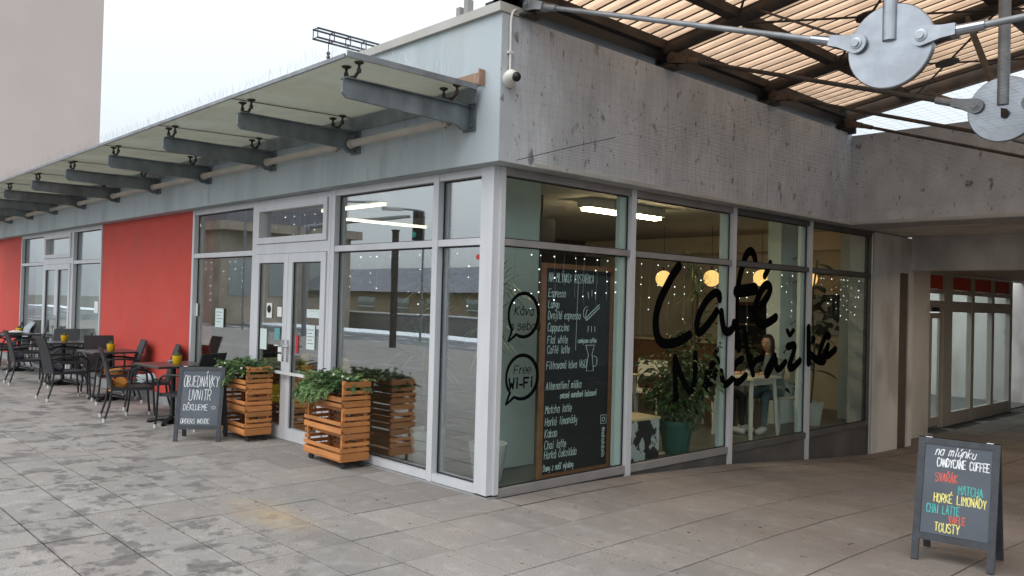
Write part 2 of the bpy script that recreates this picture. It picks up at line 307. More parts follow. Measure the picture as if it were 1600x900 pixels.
def letters(mb, text, o, ux, uz, h, r, nrm, jit=0.0, slant=0.0, n=5, gap=1.5, smooth=True, wid=1.0, fit=None):
    if fit: wid *= fit / letters(MB(), text, o, ux, uz, h, r, nrm, n=3, gap=gap, smooth=False, wid=wid)
    o, ux, uz = Vector(o), Vector(ux), Vector(uz); s_ = h / 6.0; x = 0.0; rr = random.Random(text)
    for ch in text:
        if ch == ' ': x += 2.6; continue
        d = unicodedata.normalize('NFD', ch); b = d[0]
        if b not in GL: x += 3; continue
        st = [list(q) for q in GL[b]]; wch = max(p[0] for q in st for p in q)
        if b in 'Iil:': wch = 1.7
        top = 6.6 if b.isupper() else 4.6
        mid = 2 if b.isupper() else 1.6
        for a in d[1:]:
            if a == '\u0301': st.append([(mid - 0.3, top + 0.2), (mid + 0.7, top + 1.5)])
            if a == '\u030c': st.append([(mid - 1, top + 1.4), (mid, top + 0.3), (mid + 1, top + 1.4)])
            if a == '\u030a': st.append([(mid - 0.5, top + 0.8), (mid, top + 0.3), (mid + 0.5, top + 0.8), (mid, top + 1.3), (mid - 0.5, top + 0.8)])
        jx, jy = rr.uniform(-jit, jit), rr.uniform(-jit, jit); js = 1 + rr.uniform(-jit, jit) * 0.25
        for q in st:
            P = [o + ux * ((x + (px * js + jx) * wid + slant * py) * s_) + uz * ((py * js + jy) * s_) for px, py in q]
            if smooth and len(P) > 3 and b not in 'AEFHKLMNTVWXYZkvwz': mb.path(catmull(P, 3), r, n, flat=r * 0.5, nrm=nrm)
            else:
                for p0, p1 in zip(P, P[1:]): e = (p1 - p0).normalized() * r * .6; mb.path([p0 - e, p1 + e], r, n, flat=r * 0.5, nrm=nrm)
        x += (wch + gap) * wid
    return x * s_

# ================================================================ SETTING
def gh(y):      # the pavement dips towards the passage
    T = [(-99, 0), (0.9, 0), (1.75, -0.02), (3.5, -0.115), (5.3, -0.265), (7.1, -0.395), (9.5, -0.44), (12, -0.46), (99, -0.46)]
    for (a, za), (b, zb) in zip(T, T[1:]):
        if y <= b: return za + (zb - za) * (y - a) / (b - a)
    return T[-1][1]
bx('ground', 'earth', None, -300, 300, -300, 300, -1.2, -0.62)['kind'] = 'structure'
bx('road', 'asphalt', None, -90, 40, -17, -6.9, -0.5, -0.13)['kind'] = 'structure'
bx('kerb', 'kerb', None, -60, 30, -6.9, -6.75, -0.5, 0.0)['kind'] = 'structure'

def paving_mat():
    m = bpy.data.materials.new('paving_slab'); m.use_nodes = True; n = m.node_tree.nodes; L = m.node_tree.links; p = n['Principled BSDF']
    geo = n.new('ShaderNodeNewGeometry'); pos = geo.outputs['Position']
    def noise(s, d=5, off=None, stretch=None):
        t = n.new('ShaderNodeTexNoise'); t.inputs['Scale'].default_value = s; t.inputs['Detail'].default_value = d; t.inputs['Roughness'].default_value = 0.5 if d < 12 else 0.66
        mp = n.new('ShaderNodeMapping'); mp.inputs['Location'].default_value = off or (0, 0, 0); mp.inputs['Scale'].default_value = stretch or (1, 1, 1)
        L.new(pos, mp.inputs['Vector']); L.new(mp.outputs[0], t.inputs['Vector']); return t.outputs['Fac']
    def rng(v, a, b, lo=0.0, hi=1.0):
        r = n.new('ShaderNodeMapRange'); r.inputs['From Min'].default_value = a; r.inputs['From Max'].default_value = b; r.inputs['To Min'].default_value = lo; r.inputs['To Max'].default_value = hi
        L.new(v, r.inputs['Value']); return r.outputs[0]
    def mth(op, a, b):
        q = n.new('ShaderNodeMath'); q.operation = op
        for i, v in enumerate((a, b)):
            if isinstance(v, (int, float)): q.inputs[i].default_value = v
            else: L.new(v, q.inputs[i])
        return q.outputs[0]
    def mix(f, a, b):
        x = n.new('ShaderNodeMix'); x.data_type = 'RGBA'
        for nm, v in (('Factor', f), ('A', a), ('B', b)):
            if isinstance(v, tuple): x.inputs[nm].default_value = (*v, 1)
            elif isinstance(v, (int, float)): x.inputs[nm].default_value = v
            else: L.new(v, x.inputs[nm])
        return x.outputs['Result']
    sep = n.new('ShaderNodeSeparateXYZ'); L.new(pos, sep.inputs[0]); X, Y = sep.outputs['X'], sep.outputs['Y']
    oi = n.new('ShaderNodeObjectInfo')
    c = mix(rng(noise(95, 5), 0.35, 0.65), (0.190, 0.170, 0.154), (0.345, 0.308, 0.279))          # aggregate speckle
    c = mix(rng(noise(1.4, 8), 0.40, 0.62, 0, 0.6), c, (0.215, 0.198, 0.185))
    c = mix(rng(noise(7, 7, (4, 4, 1)), 0.52, 0.68, 0, 0.45), c, (0.36, 0.335, 0.315))
    hv = n.new('ShaderNodeHueSaturation'); L.new(rng(oi.outputs['Random'], 0, 1, 0.86, 1.08), hv.inputs['Value']); L.new(c, hv.inputs['Color']); c = hv.outputs['Color']
    # reddish-brown dirt under the roof, with the roof's warm light tint painted in
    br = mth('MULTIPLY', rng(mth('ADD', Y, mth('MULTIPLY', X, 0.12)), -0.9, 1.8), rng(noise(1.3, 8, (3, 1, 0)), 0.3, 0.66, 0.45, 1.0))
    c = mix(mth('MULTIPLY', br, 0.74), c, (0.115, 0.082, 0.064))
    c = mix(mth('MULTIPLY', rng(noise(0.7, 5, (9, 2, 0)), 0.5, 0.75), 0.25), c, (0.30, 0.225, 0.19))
    # damp blotches on the street side
    wet = mth('MULTIPLY', rng(noise(3.7, 14, (1.7, 4.2, 0), (1.0, 1.0, 1)), 0.52, 0.552), rng(mth('ADD', mth('MULTIPLY', Y, -1), mth('MULTIPLY', X, -0.22)), 1.2, 2.3))
    wet = mth('MULTIPLY', wet, rng(noise(1.1, 4, (5, 8, 0)), 0.34, 0.48))
    wet = mth('MULTIPLY', wet, rng(noise(16, 6, (7, 1, 0)), 0.3, 0.62, 0.55, 1.0))
    c = mix(mth('MULTIPLY', wet, 0.74), c, (0.075, 0.067, 0.062))
    spot = mth('MULTIPLY', rng(noise(15, 5, (2, 2, 0)), 0.67, 0.71), 0.6)
    c = mix(spot, c, (0.07, 0.05, 0.042))
    # ochre spill on two slabs near the corner
    vd = n.new('ShaderNodeVectorMath'); vd.operation = 'DISTANCE'; mp = n.new('ShaderNodeMapping'); mp.inputs['Scale'].default_value = (1, 2.6, 1); mp.inputs['Location'].default_value = (0.62, 1.62 * 2.6, 0)
    L.new(pos, mp.inputs['Vector']); L.new(mp.outputs[0], vd.inputs[0]); vd.inputs[1].default_value = (0, 0, 0)
    oc = mth('MULTIPLY', rng(vd.outputs['Value'], 0.72, 0.1), rng(noise(6, 5), 0.3, 0.6))
    c = mix(mth('MULTIPLY', oc, 0.5), c, (0.46, 0.30, 0.12))
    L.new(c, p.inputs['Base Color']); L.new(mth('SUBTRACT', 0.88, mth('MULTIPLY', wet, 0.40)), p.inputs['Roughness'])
    b = n.new('ShaderNodeBump'); b.inputs['Strength'].default_value = 0.35; b.inputs['Distance'].default_value = 0.004; L.new(noise(170, 3), b.inputs['Height']); L.new(b.outputs[0], p.inputs['Normal'])
    MATS['paving_slab'] = m
paving_mat()
mat('joint', (0.05, 0.046, 0.043), 0.95, var=0.3, scale=9, stain=[(0.46, 0.46, 0.47, 1.6, 0.60, 0.66, 0.7)])
# bed of the pavement (seen as the joints), following the dip
ys = [-6.75, -4, 0, 0.9, 1.75, 3.5, 5.3, 7.1, 9.5, 12, 26]; mb = MB()
for a, b in zip(ys, ys[1:]):
    mb.add([(-60, a, gh(a) - .022), (30, a, gh(a) - .022), (30, b, gh(b) - .022), (-60, b, gh(b) - .022), (-60, a, -.6), (30, a, -.6), (30, b, -.6), (-60, b, -.6)], [(0, 1, 2, 3), (4, 7, 6, 5), (0, 4, 5, 1), (2, 6, 7, 3)])
pave = mb.build('pavement', 'joint'); pave['kind'] = 'structure'
SX, SY = 0.5735, 0.388
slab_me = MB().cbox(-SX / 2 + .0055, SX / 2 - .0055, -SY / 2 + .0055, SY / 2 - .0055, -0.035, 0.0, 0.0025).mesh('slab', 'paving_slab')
Ci = cam.matrix_world.inverted()
def pix(p):
    c = Ci @ Vector(p); return (800 - 1294 * c.x / c.z, 450 + 1294 * c.y / c.z, -c.z) if c.z < -0.2 else None
slabs = []
for i in range(-75, 30):
    for j in range(-30, 48):
        x, y = 0.315 + SX * (i + .5), -0.745 + SY * (j + .5)
        if -0.16 < y < 8.6 and x < 0.30 or y >= 8.6 and x < -.35: continue
        if y > 5 and x > 9: continue
        q = pix((x, y, gh(y)))
        vis = q and -60 < q[0] < 1660 and -60 < q[1] < 980
        area = (SX * SY * 1.6 / (q[2] ** 3)) if vis else 0
        slabs.append((area, x, y))
slabs.sort(reverse=True); rest = MB(); rr = random.Random(3)
for k, (a, x, y) in enumerate(slabs):
    tx = math.atan2(gh(y + SY / 2) - gh(y - SY / 2), SY); z = (gh(y + SY / 2) + gh(y - SY / 2)) / 2 + rr.uniform(-.0016, .0016)
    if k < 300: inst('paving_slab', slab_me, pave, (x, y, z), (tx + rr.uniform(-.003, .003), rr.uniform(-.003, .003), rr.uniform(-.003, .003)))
    else:
        hx, hy = SX / 2 - .004, SY / 2 - .004; s1 = math.tan(tx) * hy
        rest.add([(x - hx, y - hy, z - s1), (x + hx, y - hy, z - s1), (x + hx, y + hy, z + s1), (x - hx, y + hy, z + s1)], [(0, 1, 2, 3)])
for j in range(2, 24):      # cut slabs along the long windows
    ya, yb = -0.745 + SY * j + .003, -0.745 + SY * (j + 1) - .003; rest.add([(.052, ya, gh(ya)), (.312, ya, gh(ya)), (.312, yb, gh(yb)), (.052, yb, gh(yb))], [(0, 1, 2, 3)])
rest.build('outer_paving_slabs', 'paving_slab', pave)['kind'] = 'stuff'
rr = random.Random(11); lit = MB()
for k in range(150):
    x, y = rr.uniform(-2, 5), rr.uniform(-2.6, 4.5)
    if y > -0.1 and x < 0.35: continue
    z = gh(y); s_ = rr.uniform(.004, .013); a = rr.uniform(0, 6.28)
    lit.obox((x, y, z + .002), (s_ * math.cos(a), s_ * math.sin(a), 0), (-s_ * .45 * math.sin(a), s_ * .45 * math.cos(a), 0), (0, 0, .0018))
mat('litter', (0.15, 0.11, 0.08), 0.9, rnd=0, var=0.9, scale=3)
tag(lit.build('leaf_litter', 'litter'), 'scattered crumbs and leaf bits lying on the grey paving', 'litter')['kind'] = 'stuff'

# ================================================================ CAFE BUILDING
B = thing('cafe_building', 'grey corner cafe building with large aluminium framed windows and red wall panels', 'building')
ZT, ZB = 3.9, 2.72
bx('fascia', 'render_blue', B, -40, 0.2, -0.2, 0.12, ZB, ZT)['label'] = 'pale blue rendered band above the red panels'
bx('corner_strip', 'concrete', B, 0.2005, 0.2045, -.198, .122, ZB + .002, ZT - .003)
bx('fascia', 'concrete', B, -0.3, 0.2, 0.123, 6.0, ZB, ZT)['label'] = 'stained concrete band above the lettered windows'
for y in (2.0, 3.9): bx('panel_joint', 'plinth_grey', B, 0.19, 0.2012, y, y + .005, ZB + .003, ZT - .003)
mb = MB(); rr = random.Random(4); y = 0.2
while y < 5.9:      # broken remains of a lighter edge trim
    L_ = rr.uniform(.12, .5); mb.box(0.19, 0.203 + rr.uniform(0, .004), y, y + L_, ZB + .004, ZB + rr.uniform(.025, .045)); y += L_ + rr.uniform(.005, .05)
mb.build('edge_trim', 'coping', B)
mb = MB(); mb.box(-40, 0.215, -0.235, 0.14, ZT + .002, ZT + .075); mb.build('coping', 'coping', B)
bx('roof_slab', 'coping', B, -40, -0.303, 0.123, 8.6, 3.4, 3.8)
bx('roof_post', 'wall_grey', B, -3.66, -3.58, 2.45, 2.55, 3.8, 5.55); bx('roof_post', 'wall_grey', B, -3.5, -3.42, 2.45, 2.55, 3.8, 5.62)
# steel angle where roof meets concrete band, coloured black for the void's shade
bx('gutter', 'black_metal', B, -0.12, 0.17, -0.1, 6.0, ZT + .078, ZT + .17)

def v_post(x0, x1, y0, y1, z0, z1, m='aluminium', name='mullion'):
    mb = MB(); mb.box(x0, x1, y0, y1, z0, z1); return mb.build(name, m, B)
# corner post
mb = MB(); mb.box(-0.15, -0.055, -0.062, 0.03, .03, ZB - .002); mb.box(-0.052, 0.012, -0.07, 0.045, .03, ZB - .003); mb.box(-.05, 0.03, 0.0, 0.05, .028, ZB - .004); mb.build('corner_post', 'aluminium', B)
bx('post_foot', 'gasket', B, -.07, .0, -.05, .03, 0, .03)
def pane_y(x0, x1, z0, z1, y=0.02, m='pane_glass'):
    p = bx('window_pane', m, B, x0, x1, y, y + .008, z0, z1)
    g = MB(); t = .009
    for a in ((x0, x0 + t, z0, z1), (x1 - t, x1, z0, z1)): g.box(a[0], a[1], y - .012, y - .001, a[2], a[3])
    for a in ((z0, z0 + t), (z1 - t, z1)): g.box(x0 + t, x1 - t, y - .012, y - .001, a[0], a[1])
    g.build('gasket', 'gasket', p); return p
def pane_x(y0, y1, z0, z1, x=-0.02, m='pane_glass_clear'):
    p = bx('window_pane', m, B, x - .008, x, y0, y1, z0, z1)
    g = MB(); t = .009
    for a in ((y0, y0 + t, z0, z1), (y1 - t, y1, z0, z1)): g.box(x + .001, x + .012, a[0], a[1], a[2], a[3])
    for a in ((z0, z0 + t), (z1 - t, z1)): g.box(x + .001, x + .012, y0 + t, y1 - t, a[0], a[1])
    g.build('gasket', 'gasket', p); return p
def rails_y(x0, x1, zs, y0=-.045, y1=.06):
    for a, b in zs: bx('rail', 'aluminium', B, x0, x1, y0, y1, a, b)
RZ = ((.018, .085), (2.078, 2.137), (2.655, ZB - .003))
def glazed_y(x0, x1, mid=True):
    rails_y(x0, x1, RZ)
    return pane_y(x0 + .002, x1 - .002, .087, 2.076), pane_y(x0 + .002, x1 - .002, 2.139, 2.653)
PANES = {}
def mull_y(x): return v_post(x - .037, x + .037, -.052, .07, .015, ZB - .002)
def door_bay(x0, x1):
    # frame with fanlight and two leaves
    mb = MB(); 
    for a in ((x0, x0 + .05), (x1 - .05, x1)): mb.box(a[0], a[1], -.055, .06, .012, ZB - .006)
    mb.box(x0 + .05, x1 - .05, -.054, .06, 2.655, ZB - .006); mb.box(x0 + .05, x1 - .05, -.054, .06, 2.085, 2.20)
    fr = mb.build('door_frame', 'aluminium', B)
    fx0, fx1, z0, z1 = x0 + .055, x1 - .055, 2.204, 2.651
    mb = MB(); t = .07
    mb.box(fx0, fx0 + t, -.075, .03, z0, z1); mb.box(fx1 - t, fx1, -.075, .03, z0, z1); mb.box(fx0 + t, fx1 - t, -.074, .03, z0, z0 + t); mb.box(fx0 + t, fx1 - t, -.074, .03, z1 - t, z1)
    fl = mb.build('fanlight', 'aluminium', B); bx('pane', 'pane_glass', fl, fx0 + t + .002, fx1 - t - .002, 0, .008, z0 + t + .002, z1 - t - .002)
    xm = (x0 + x1) / 2
    for k, (a, b) in enumerate(((x0 + .055, xm - .003), (xm + .003, x1 - .055))):
        mb = MB(); t = .095; z0, z1 = .02, 2.08
        mb.box(a, a + t, -.07, .0, z0, z1); mb.box(b - t, b, -.07, .0, z0, z1); mb.box(a + t, b - t, -.069, 0, z0, z0 + .13); mb.box(a + t, b - t, -.069, 0, z1 - .1, z1)
        d = mb.build('door', 'aluminium', B); bx('pane', 'pane_glass', d, a + t + .002, b - t - .002, -.04, -.032, z0 + .132, z1 - .102)
        g = MB()
        for q in ((a + t, a + t + .01), (b - t - .01, b - t)): g.box(q[0], q[1], -.052, -.041, z0 + .13, z1 - .1)
        g.box(a + t + .01, b - t - .01, -.052, -.041, z1 - .11, z1 - .1); g.build('gasket', 'gasket', d)
        hx = b - .05 if k == 0 else a + .05
        h = MB(); h.box(hx - .018, hx + .018, -.08, -.0705, .88, 1.12); h.path([(hx, -.075, 1.05), (hx, -.125, 1.05), (hx + (-.1 if k == 0 else .1), -.125, 1.05)], .011, 8); h.build('handle', 'chrome', d, True)
    return xm
glazed_y(-.733, -.152); mull_y(-.77)
lo, up = glazed_y(-2.453, -.807); PANES['wide'] = lo; mull_y(-2.49)
door_bay(-4.223, -2.527); mull_y(-4.26)
glazed_y(-6.02, -4.297); v_post(-6.08, -6.02, -.052, .07, .0, ZB - .002)
bx('push_bar', 'lamp_white', B, -3.72, -2.85, -.135, -.11, .745, .775); 
for x in (-3.6, -2.95): bx('bar_bracket', 'chrome', B, x, x + .03, -.109, -.0705, .75, .77)
v_post(-9.90, -9.85, -.052, .07, 0, ZB - .002)
glazed_y(-11.42, -9.90); mull_y(-11.457); door_bay(-13.32, -11.494); mull_y(-13.357); glazed_y(-15.11, -13.394); v_post(-15.16, -15.11, -.052, .07, 0, ZB - .002)
for a, b in ((-9.846, -6.083), (-24, -15.163)):
    w_ = bx('red_wall_panel', 'red_render', B, a, b, -.03, .25, .16, ZB - .003); bx('plinth', 'plinth_grey', B, a, b, -.015, .25, -.1, .158)
bx('end_wall', 'render_blue', B, -40, -24.003, -.01, .25, -.1, ZB - .003)
bx('threshold', 'plinth_grey', B, -6.08, .02, -.06, .1, -.1, .012); bx('threshold', 'plinth_grey', B, -15.16, -9.85, -.06, .1, -.1, .012)
# right-hand glazing, standing on a plinth that grows as the pavement dips
MY = [1.73, 3.52, 5.29]; edges = [0.055] + MY + [7.05]
for k, y in enumerate(MY):
    m = 'aluminium' if k < 1 else 'aluminium'; v_post(-.06, .035, y - .036, y + .036, gh(y) - .03, ZB - .002, m)
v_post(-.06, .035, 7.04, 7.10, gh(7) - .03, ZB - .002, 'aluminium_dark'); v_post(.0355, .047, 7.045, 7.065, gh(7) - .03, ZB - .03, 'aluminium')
for k in range(4):
    a = edges[k] + (.038 if k else 0); b = edges[k + 1] - (.038 if k < 3 else .012)
    m = ('aluminium_brown', 'aluminium_brown', 'aluminium_dark', 'aluminium_dark')[k]  # rail metal, darker in the two far bays
    for z0, z1 in ((.0, .07), (2.075, 2.13), (2.652, ZB - .003)): bx('rail', 'aluminium_brown' if z0 < 2.6 and k < 2 else m, B, -.05, .028, a, b, z0, z1)
    PANES[k] = pane_x(a + .002, b - .002, .072, 2.073); PANES['u%d' % k] = pane_x(a + .002, b - .002, 2.132, 2.650)
    if gh(b) < -.01: bx('plinth', 'plinth_dark', B, -.06, .012, a, b, gh(b) - .1, -.003)
    # silver line down the inside edge of each light
    if k < 3: bx('glazing_bead', 'mint_grey', B, -.075, -.03, b - .10, b - .012, .075, 2.07); bx('glazing_bead', 'mint_grey', B, -.075, -.03, b - .10, b - .012, 2.135, 2.648)
# wall round the passage
bx('wall', 'white_wall', B, -.3, .05, 7.103, 8.0, -.6, ZB - .003); bx('wall', 'white_wall', B, -.3, .05, 8.34, 8.52, -.6, ZB - .003); bx('door_track', 'brown_strip', B, -.3, .03, 8.003, 8.337, -.6, 2.18); bx('wall', 'white_wall', B, -.3, .045, 8.003, 8.337, 2.183, ZB - .003)
# closed shell of the room and the neighbouring shop
bx('interior_floor', 'interior_floor', B, -6.1, -.062, .072, 8.4, -.08, .0)
bx('ceiling', 'interior_ceiling', B, -6.1, -.303, .123, 8.4, 2.84, 2.95)
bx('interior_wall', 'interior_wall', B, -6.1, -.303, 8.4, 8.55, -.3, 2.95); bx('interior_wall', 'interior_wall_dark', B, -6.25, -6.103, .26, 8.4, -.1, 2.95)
bx('ceiling_beam', 'interior_wall', B, -6.09, -.31, 7.9, 8.39, 2.55, 2.835)
bx('interior_wall', 'interior_wall', B, -.303, -.065, 7.105, 8.4, -.1, 2.715)
bx('beige_sheet', 'sheet_beige', B, -15.1, -9.9, .22, .26, .45, ZB - .01); bx('shop_back_wall', 'mint_grey', B, -15.16, -9.85, 1.2, 1.3, -.1, 3.3)  # plain beige sheet behind the neighbouring shop's panes, giving them an even tone
# columns inside, mint green
bx('column', 'mint_paint', B, -1.12, -.815, .785, 1.30, .003, 2.838); bx('column', 'mint_paint', B, -.60, -.31, 7.45, 7.75, .003, 2.838); bx('column', 'mint_paint', B, -.98, -.78, 6.02, 6.5, .003, 2.838)
# notices and stickers on the glass
def note(x0, x1, z0, z1, m='paper', y=.006, par=B, ink=0):
    o = bx('notice', m, par, x0, x1, y - .003, y, z0, z1)
    if ink:
        q = MB(); hz = (z1 - z0)
        for i in range(ink): zz = z1 - hz * (.18 + .7 * i / ink); q.box(x0 + (x1 - x0) * .12, x1 - (x1 - x0) * (.12 + .2 * (i % 2)), y - .0042, y - .003, zz - hz * .025, zz)
        q.build('print', 'slate', o)
    return o
note(-5.40, -5.16, 1.18, 1.42, ink=4, par=B); note(-6.02, -5.97, 1.30, 1.47, 'paper_white')
def dnote(*a, **k): return note(*a, y=-.043, **k)
dnote(-3.90, -3.77, 1.35, 1.52, 'paper_white'); dnote(-3.64, -3.54, 1.37, 1.48, 'paper_white'); dnote(-4.04, -3.88, .98, 1.22, ink=0); dnote(-3.69, -3.57, 1.11, 1.24, 'sticker_teal'); dnote(-3.60, -3.5, .97, 1.05, 'paper_white'); dnote(-3.6, -3.5, .87, .95, 'paper_white')
nb = MB(); nb.lathe([(.045, 0), (.045, .004), (.03, .004)], (-3.835, -.0465, 1.45), 14, Euler((R_(90), 0, 0))); nb.build('no_entry_mark', 'slate_black', B)
dnote(-3.20, -3.15, .98, 1.18, 'sticker_red'); dnote(-2.98, -2.72, 1.38, 1.47, ink=1); dnote(-2.97, -2.80, 1.04, 1.30, ink=5)
note(-10.32, -10.12, 1.22, 1.42, 'paper_white'); dnote(-12.5, -12.42, 1.2, 1.36, 'paper_white')
mb = MB(); mb.lathe([(.022, 0), (.022, .01), (.01, .012)], (-.24, .006, 1.98), 12, Euler((R_(90), 0, 0))); mb.build('window_sticker', 'sticker_red', B)

# lettering painted on the long windows
LET = [(0.034,[(2.554,2.023),(2.458,1.937),(2.328,1.782),(2.229,1.642),(2.183,1.505),(2.182,1.391),(2.218,1.288),(2.311,1.23),(2.466,1.227),(2.624,1.26),(2.764,1.312)]),(0.032,[(3.319,1.692),(3.305,1.748),(3.205,1.758),(3.045,1.656),(2.923,1.509),(2.896,1.389),(2.941,1.334),(3.056,1.388),(3.183,1.486),(3.268,1.567)]),(0.032,[(3.268,1.561),(3.295,1.45),(3.344,1.356),(3.435,1.343),(3.513,1.387),(3.534,1.444)]),(0.033,[(4.048,2.128),(4.019,2.212),(3.943,2.26),(3.847,2.215),(3.779,2.095),(3.703,1.912),(3.663,1.719),(3.66,1.501),(3.68,1.31),(3.732,1.207)]),(0.033,[(3.657,1.398),(3.687,1.218),(3.728,1.139)]),(0.047,[(3.567,1.786),(3.961,1.827)]),(0.035,[(4.194,1.644),(4.332,1.746),(4.393,1.842),(4.326,1.887),(4.212,1.837),(4.103,1.702),(4.058,1.582),(4.113,1.464),(4.242,1.425),(4.397,1.452),(4.54,1.506)]),(0.027,[(4.381,2.145),(4.331,2.068),(4.257,1.985)]),(0.024,[(2.561,0.653),(2.538,0.764),(2.523,0.918),(2.516,1.082)]),(0.024,[(2.516,1.082),(2.616,0.914),(2.756,0.741),(2.825,0.726),(2.87,0.814),(2.883,0.971),(2.877,1.112)]),(0.025,[(3.318,1.008),(3.285,1.038),(3.185,0.96),(3.108,0.848),(3.081,0.747),(3.123,0.727),(3.191,0.799),(3.29,0.91)]),(0.025,[(3.29,0.91),(3.314,0.839),(3.348,0.773),(3.412,0.77),(3.517,0.818)]),(0.025,[(3.806,1.029),(3.674,0.979),(3.601,0.886),(3.638,0.789),(3.75,0.772),(3.894,0.838)]),(0.023,[(3.837,1.379),(3.878,1.227),(3.931,1.055),(3.993,0.931),(4.055,0.843)]),(0.018,[(3.241,1.091),(3.302,1.142)]),(0.025,[(3.977,1.054),(4.004,0.955),(4.044,0.844)]),(0.025,[(4.028,0.93),(4.107,1.001),(4.225,1.023)]),(0.026,[(4.53,1.046),(4.411,0.942),(4.33,0.838),(4.391,0.835),(4.497,0.951),(4.557,1.0)]),(0.026,[(4.557,1.0),(4.574,0.911),(4.651,0.885),(4.789,0.961)]),(0.028,[(4.833,1.148),(5.004,1.162),(4.981,1.067),(4.877,0.9),(4.989,0.892),(5.147,0.967)]),(0.02,[(4.816,1.343),(4.884,1.291),(4.964,1.345)]),(0.037,[(5.249,1.381),(5.256,1.22),(5.268,0.939)]),(0.029,[(5.357,1.212),(5.497,1.231)]),(0.029,[(5.322,1.038),(5.509,0.959),(5.654,0.943),(5.696,0.967)]),(0.03,[(5.92,1.264),(5.816,1.261),(5.704,1.132),(5.651,0.996),(5.711,0.964),(5.839,1.081),(5.896,1.142)]),(0.029,[(5.887,1.135),(5.85,1.032),(5.916,1.013),(6.102,1.089)])]
sub = {}
for wd, P in LET:
    yc = sum(p[0] for p in P) / len(P); k = 1 if yc < 3.5 else 2 if yc < 5.3 else 3
    onp = any(abs(p[0] - m) < .05 for p in P for m in MY)
    x = .040 if (onp or len(P) == 3 and abs(P[0][0] - P[-1][0]) < .03) else -.016
    r_ = wd * (1.55 if wd > .030 else 1.75); Q_ = catmull([(x, p[0], p[1]) for p in P], 4); e0, e1 = (Q_[0] - Q_[1]).normalized(), (Q_[-1] - Q_[-2]).normalized()
    Q_ = [Q_[0] + e0 * r_ * .8, Q_[0] + e0 * r_ * .5] + Q_ + [Q_[-1] + e1 * r_ * .5, Q_[-1] + e1 * r_ * .8]
    sub.setdefault((k, x, len(sub)), MB()).path(Q_, [r_ * .35, r_ * .8] + [r_] * (len(Q_) - 4) + [r_ * .8, r_ * .35], 8, flat=.003 + .0002 * len(sub), nrm=(1, 0, 0))
for (k, x, _), m_ in sub.items(): m_.build('lettering', 'black_vinyl', PANES[k] if x < 0 else B)
def bubble(yc, zc, ry, rz, texts):
    m_ = MB(); P = []
    for i in range(41):
        a = R_(222) - R_(340) * i / 40; P.append((-.016, yc + ry * math.cos(a), zc + rz * math.sin(a)))
    tail = (-.016, yc - ry * 1.0, zc - rz * 1.22)
    P = [tail] + P + [tail]
    m_.path(P, [.008] + [.0125 + .007 * abs(math.sin(i * math.pi / 40 - .4)) for i in range(41)] + [.008], 6, flat=.003, nrm=(1, 0, 0)); m_.build('speech_bubble', 'black_vinyl', PANES[0])
    m_ = MB()
    for t, y, z, h, r, sl in texts: m_ = MB(); letters(m_, t, (-.016, y, z), (0, 1, 0), (0, 0, 1), h, r, (1, 0, 0), jit=.15, slant=sl); m_.build('lettering', 'black_vinyl', PANES[0])
bubble(.335, 1.50, .175, .185, [('Káva', .225, 1.50, .075, .0045, .15), ('s sebou', .175, 1.375, .075, .0045, .15)])
bubble(.335, .975, .185, .185, [('Free', .235, 1.005, .07, .004, .2), ('Wi-Fi', .185, .885, .085, .0085, 0)])

# ---------------------------------------------------------------- lintel wall, passage and its entrance
W = thing('lintel_wall', 'concrete wall band spanning the passage below the orange roof', 'wall')
bx('band', 'concrete', W, -.29, 9.2, 6.002, 6.6, ZB, ZT - .02); bx('edge_trim', 'coping', W, .21, 9.2, 5.992, 6.002, ZB + .01, ZB + .04)
bx('soffit', 'white_wall', W, -.2, 9.2, 6.4, 8.45, 2.735, 2.9)
bx('beam', 'white_wall', W, .053, 9.2, 8.4, 8.7, 2.235, 2.8); bx('soffit', 'passage_ceiling', W, -.9, 9.2, 8.703, 24, 2.33, 2.5)
bx('roof_slab', 'coping', W, .052, 9.2, 6.603, 24, 3.3, 3.6)
LP = thing('passage_lamp', 'flat lit ceiling lamp warming the passage floor', 'lamp', None, (2.6, 9.1, 2.325)); bx('housing', 'lamp_white', LP, -.8, .8, -.2, .2, -.03, 0); bx('diffuser', 'passage_light', LP, -.77, .77, -.17, .17, -.05, -.031)
bx('added_side_wall', 'passage_ceiling', W, 5.6, 5.8, 8.703, 17.4, -.6, 2.329)  # unseen wall, added so the entrance panes mirror it instead of bright sky
bx('end_wall', 'white_wall', W, -3.88, 9.2, 17.4, 17.6, -.6, 2.329)
T = thing('passage_entrance', 'off-white sliding door entrance with red top panels in the passage', 'entrance')
EX = -.6
bx('return_wall', 'white_wall', T, EX, -.303, 8.56, 10.15, -.6, 2.325)
for y0, y1 in ((10.2, 10.30), (10.39, 10.51), (11.58, 12.0), (13.03, 13.19), (14.23, 14.38), (15.39, 15.56)): bx('frame_post', 'off_white_frame', T, EX - .06, EX + .03, y0, y1, -.5, 2.31)
bx('red_strip', 'red_panel', T, EX - .03, EX + .02, 10.302, 10.388, -.25, 1.56)
spans = [(10.51, 11.58), (12.0, 13.03), (13.19, 14.23), (14.38, 15.39)]
for i, (a, b) in enumerate(spans):
    bx('top_panel', 'red_panel', T, EX - .03, EX, a + .003, b - .003, 2.035, 2.28); bx('pane', 'pane_glass_clear', T, EX - .02, EX - .01, a + .003, b - .003, 1.83, 1.945)
    for z0, z1 in ((2.282, 2.31), (1.95, 2.03), (1.62, 1.825)): bx('frame_rail', 'off_white_frame', T, EX - .05, EX + .02, a + .001, b - .001, z0, z1)
    if i:
        bx('pane', 'pane_glass_clear', T, EX - .02, EX - .01, a + .003, b - .003, -.235, 1.615); bx('frame_rail', 'off_white_frame', T, EX - .05, EX + .02, a + .001, b - .001, -.52, -.24)
